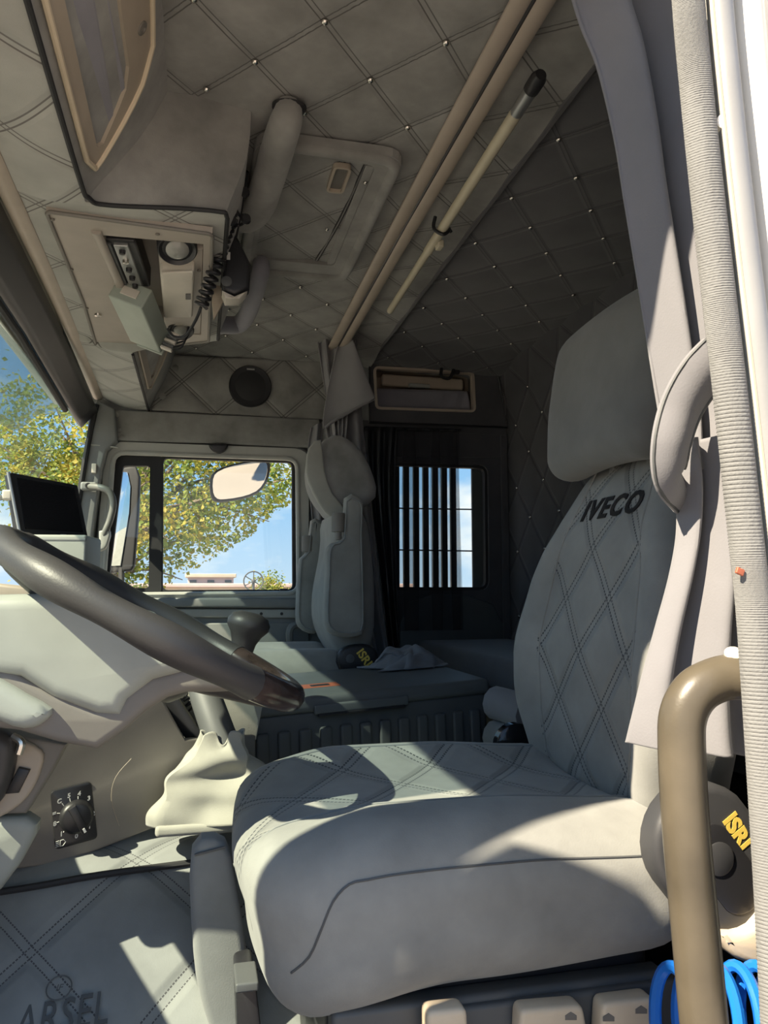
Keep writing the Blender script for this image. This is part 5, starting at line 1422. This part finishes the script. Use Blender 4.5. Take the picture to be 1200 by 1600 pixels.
V, F = rb((at(92, 868, Y=1.85)), (0.15, 0.14, 0.085), 0.006, rot=Matrix.Rotation(math.radians(-6), 3, 'Z')); mesh('body', V, F, M['shroud'], bx)
V, F = rb((at(92, 846, Y=1.85)), (0.152, 0.142, 0.008), 0.003, rot=Matrix.Rotation(math.radians(-6), 3, 'Z')); mesh('lid', V, F, M['door_grey'], bx)
# pillar grab bar
gb = thing('pillar_handle', 'grey tubular grab handle on the passenger windscreen pillar', 'grab handle', at(150, 870, Y=2.88))
V, F = tube([at(138, 760, Y=2.90), at(158, 762, Y=2.86), at(172, 770, Y=2.85), at(177, 788, Y=2.85), at(172, 812, Y=2.85), at(163, 835, Y=2.85), at(158, 858, Y=2.88)], 0.012, 10, 6); mesh('bar', V, F, M['pillar_bar'], gb)
V, F = rb(at(139, 760, Y=2.905), (0.055, 0.03, 0.03), 0.008); mt_ = mesh('upper_mount', V, F, M['door_grey'], gb)
V, F = lathe([(0.011, 0), (0.011, 0.003), (0.006, 0.003), (0.005, 0.0)], at(138, 759, Y=2.888), (0, -1, 0), 16); mesh('bolt', V, F, M['rubber'], mt_)
V, F = pillow(tr([(155, 830), (172, 830), (170, 846), (164, 858), (150, 862), (147, 857), (156, 848)], 2.85), YF(2.84), 0.04, 0.006, 3, smooth=2); mesh('lower_mount', V, F, M['pale'], gb)

# ================================================================== OUTSIDE
# passenger door mirror and kerb mirror
em = thing('door_mirror', 'tall exterior door mirror seen through the quarter light', 'mirror', at(190, 900, Y=3.35))
mo = Matrix.Rotation(math.radians(0), 3, 'Z')
GL = tr([(160, 896), (166, 800), (184, 730), (212, 727), (219, 745), (217, 800), (210, 885), (205, 892)], 3.32)
V, F = pillow(GL, lambda a, b, c: Vector((a, 3.33 + c + (a + 0.30) * -0.45, b)), 0.07, 0.012, 4); mesh('housing', V, F, M['rubber'], em)
GI = tr([(150, 884), (160, 800), (183, 735), (199, 737), (204, 760), (202, 800), (188, 884)], 3.31)
V, F = pillow(GI, lambda a, b, c: Vector((a, 3.325 + c + (a + 0.30) * -0.45, b)), 0.01, 0.002, 2); mesh('mirror_glass', V, F, M['mirror'], em)
V, F = tube([at(200, 705, Y=3.30), at(196, 735, Y=3.36), at(190, 820, Y=3.40), at(190, 935, Y=3.30)], 0.012, 8, 5); mesh('arm', V, F, M['rubber'], em)
km = thing('kerb_mirror', 'rounded kerb mirror hanging outside the passenger window', 'mirror', at(375, 780, Y=3.30))
KL = tr([(329, 770), (328, 750), (336, 739), (360, 731), (400, 725), (416, 726), (420, 738), (416, 755), (404, 768), (380, 776), (350, 780), (336, 779)], 3.30)
V, F = pillow(KL, lambda a, b, c: Vector((a, 3.32 + c + (b - 0.42) * -1.3, b)), 0.06, 0.012, 4, smooth=2); mesh('housing', V, F, M['rubber'], km)
kc = Vector((sum(p[0] for p in KL) / len(KL), sum(p[1] for p in KL) / len(KL)))
KI = [tuple(lerp(kc, Vector(p), 0.90)) for p in KL]
V, F = pillow(KI, lambda a, b, c: Vector((a, 3.317 + c + (b - 0.42) * -1.3, b)), 0.008, 0.002, 2, smooth=2, bulge=0.004); mesh('mirror_glass', V, F, M['mirror'], km)
V, F = tube([at(385, 727, Y=3.27), at(383, 716, Y=3.22), at(378, 700, Y=3.08)], 0.010, 8, 4); mesh('arm', V, F, M['rubber'], km)

# unseen open driver's door; top edge and dark pane added to shade the seat
dd_ = struct(thing('unseen_door_2', 'unseen open driver door swung forward, shaped to shade the seat side', 'door', (-0.46, 0.6, -0.8)), None, None)
hdir = Vector((-0.35, -0.94, 0)).normalized(); hn = Vector((0.94, -0.35, 0))
dfr = lambda a, b, c: Vector((-0.54, 0.605, 0)) + hdir * a + Vector((0, 0, b)) + hn * c
V, F = plate([(0, -0.85), (0.95, -0.85), (0.95, 0.56), (0.80, 0.66), (0.30, 0.72), (0.12, 0.77), (0.05, 0.68), (0, 0.46)], [[(0.08, 0.0), (0.87, 0.0), (0.87, 0.45), (0.76, 0.57), (0.24, 0.58), (0.08, 0.34)]], dfr, 0.05); mesh('unseen_door_shell', V, F, M['paint'], dd_, smooth=False)
V, F = plate([(0.08, 0.0), (0.87, 0.0), (0.87, 0.45), (0.76, 0.57), (0.24, 0.58), (0.08, 0.34)], [], lambda a, b, c: dfr(a, b, c + 0.02), 0.004); mesh('pane', V, F, M['blind'], dd_, smooth=False)  # no real blind: near-opaque pane added to shade the seat side
# driver's windscreen pillar
dp_ = struct(thing('trim_3', 'windscreen pillar on the driver side beside the open door', 'pillar', (-0.6, 0.68, -0.2)), None, None)
V, F = tube([(-0.42, 0.665, 0.86), (-0.44, 0.665, 0.68), (-0.60, 0.665, 0.30), (-0.84, 0.665, -0.20), (-0.86, 0.665, -0.84)], 0.062, 10); mesh('pillar_cover', V, F, M['door_grey'], dp_)
V, F = pillow([(-0.86, -0.84), (-0.86, -0.16), (-0.44, -0.18), (-0.44, -0.84)], YF(0.62), 0.06, 0.01, 2); mesh('kick_panel', V, F, M['dash'], dp_)
V, F = rb((-0.85, 1.82, -0.52), (0.04, 2.44, 0.72), 0.01); fw = mesh('wall_front', V, F, M['charcoal']); struct(fw, 'front bulkhead below the windscreen', 'wall')

# trees
def tree(name, label, trunk, crown, leaves, size, mat, seed, cut=None):
    rnd = random.Random(seed)
    t = thing(name, label, 'tree', trunk)
    base_ = Vector(trunk); cc_ = Vector(crown[0]); rx, ry, rz = crown[1]
    V, F = tube([base_, lerp(base_, cc_, 0.45) + Vector((0.1, 0, 0)), cc_], [0.22, 0.16, 0.07], 10, 4); mesh('trunk', V, F, M['bark'], t)
    tips = []
    for k in range(26):
        a = rnd.uniform(0, 2 * PI); h = rnd.uniform(-0.85, 0.9); q = math.sqrt(max(0, 1 - h * h)) * rnd.uniform(0.7, 1.0)
        e_ = cc_ + Vector((rx * q * math.cos(a), ry * q * math.sin(a), rz * h))
        s_ = lerp(base_, cc_, rnd.uniform(0.5, 0.95)); m_ = lerp(s_, e_, 0.5) + Vector((0, 0, 0.15 * rz))
        V, F = tube([s_, m_, e_], [0.05, 0.03, 0.008], 6, 4); mesh('branch', V, F, M['bark'], t)
        tips += [m_, lerp(m_, e_, 0.5), e_]
    V = []; F = []
    cl_ = []
    for k in range(leaves // 40):
        if rnd.random() < 0.6:
            c_ = rnd.choice(tips) + Vector((rnd.gauss(0, rx * 0.16), rnd.gauss(0, ry * 0.16), rnd.gauss(0, rz * 0.15)))
        else:
            while True:
                p = Vector((rnd.uniform(-1, 1), rnd.uniform(-1, 1), rnd.uniform(-1, 1)))
                if p.length < 1: break
            c_ = cc_ + Vector((p.x * rx, p.y * ry, p.z * rz))
        cl_.append(c_)
    for c_ in cl_:
        if cut and cut(c_): continue
        for q in range(40):
            p = c_ + Vector((rnd.gauss(0, 0.20), rnd.gauss(0, 0.20), rnd.gauss(0, 0.15))) * (size / 0.1)
            if cut and cut(p): continue
            u = Vector((rnd.gauss(0, 1), rnd.gauss(0, 1), rnd.gauss(0, 0.6))).normalized(); w = u.orthogonal().normalized()
            w = (Matrix.Rotation(rnd.uniform(0, 6.28), 3, u) @ w); s_ = size * rnd.uniform(0.6, 1.2); i = len(V); n_ = u.cross(w)
            V += [p - u * s_ * 0.5, p - u * 0.05 * s_ + w * s_ * 0.42 + n_ * 0.1 * s_, p + u * s_ * 0.55, p - u * 0.05 * s_ - w * s_ * 0.42 + n_ * 0.1 * s_]
            F += [(i, i + 1, i + 2), (i, i + 2, i + 3)]
    f = mesh('foliage', V, F, M[mat], t, smooth=False); f['kind'] = 'stuff'
    return t
def cutter(p):
    # the crown hangs lower towards the front of the truck, sky opens below it at the rear
    xx = p.x / p.y * 14.0; zz = p.z / p.y * 14.0
    return zz < 0.02 + 0.72 * (xx + 0.55) * (1 if xx > -0.55 else 0.2) * (0.9 if xx < 1.0 else 1.0) and xx > -0.6
tree('plane_tree', 'large autumn tree with yellow green leaves beyond the passenger window', (-2.6, 14.6, -2.3), ((-1.1, 14.2, 1.9), (3.0, 2.4, 2.1)), 26000, 0.088, 'leaf', 11, cutter)
tree('small_tree', 'small distant yellowish tree low on the horizon', (4.1, 46, -2.3), ((4.0, 46, -0.3), (0.8, 0.8, 0.8)), 1600, 0.16, 'leaf', 5)
# low building and wall far away
bl = thing('pink_building', 'distant pink rendered building beyond the yard', 'building', (0.6, 62, -2.3))
V, F = rb((0.9, 62, -0.8), (3.4, 4, 3.4), 0.05); mesh('walls', V, F, M['wall_pink'], bl)
V, F = rb((0.9, 62, 1.0), (3.8, 4.4, 0.3), 0.05); mesh('roof', V, F, M['wall_tan'], bl)
for k in range(3):
    V, F = rb((-0.4 + 1.3 * k, 59.98, 0.3), (0.5, 0.06, 0.7), 0.01); mesh('window', V, F, M['charcoal'], bl)
bw = thing('low_shed', 'long pale low shed roof on the horizon', 'building', (6, 52, -2.3))
V, F = rb((3.0, 52, -1.1), (22, 3, 2.4), 0.05); mesh('walls', V, F, M['wall_tan'], bw)
V, F = rb((3.0, 52, 0.22), (22.6, 3.6, 0.25), 0.05); mesh('roof', V, F, M['wall_pink'], bw)
# spoked wheel on a post
sp_ = thing('spoked_wheel', 'thin black spoked wheel on a post far beyond the window', 'wheel', at(396, 918, Y=22))
wc_ = at(396, 908, Y=22); R_ = 0.27
V, F = tube([wc_ + Vector((R_ * math.cos(2 * PI * k / 32), 0, R_ * math.sin(2 * PI * k / 32))) for k in range(32)], 0.02, 6, closed=True); mesh('rim', V, F, M['charcoal'], sp_)
for k in range(6):
    a = 2 * PI * k / 6 + 0.5; V, F = tube([wc_, wc_ + Vector((R_ * math.cos(a), 0, R_ * math.sin(a)))], 0.014, 6); mesh('spoke', V, F, M['charcoal'], sp_)
V, F = lathe([(0.06, -0.03), (0.06, 0.03), (0.03, 0.05)], wc_, (0, -1, 0), 14); mesh('hub', V, F, M['charcoal'], sp_)
V, F = tube([wc_ + Vector((0, 0.05, 0)), Vector((wc_.x, 22.05, -2.3))], 0.04, 8); mesh('post', V, F, M['charcoal'], sp_)
# warehouse behind the truck, seen in the door mirror
wh = thing('warehouse', 'tan warehouse with dark panel standing behind the truck', 'building', (26, 14, -2.3))
V, F = rb((26, 16, 0.2), (6, 12, 5.0), 0.05); mesh('walls', V, F, M['wall_tan'], wh)
V, F = rb((22.96, 13.5, -0.2), (0.1, 3.0, 1.6), 0.02); mesh('panel', V, F, M['charcoal'], wh)

bpy.context.view_layer.update()
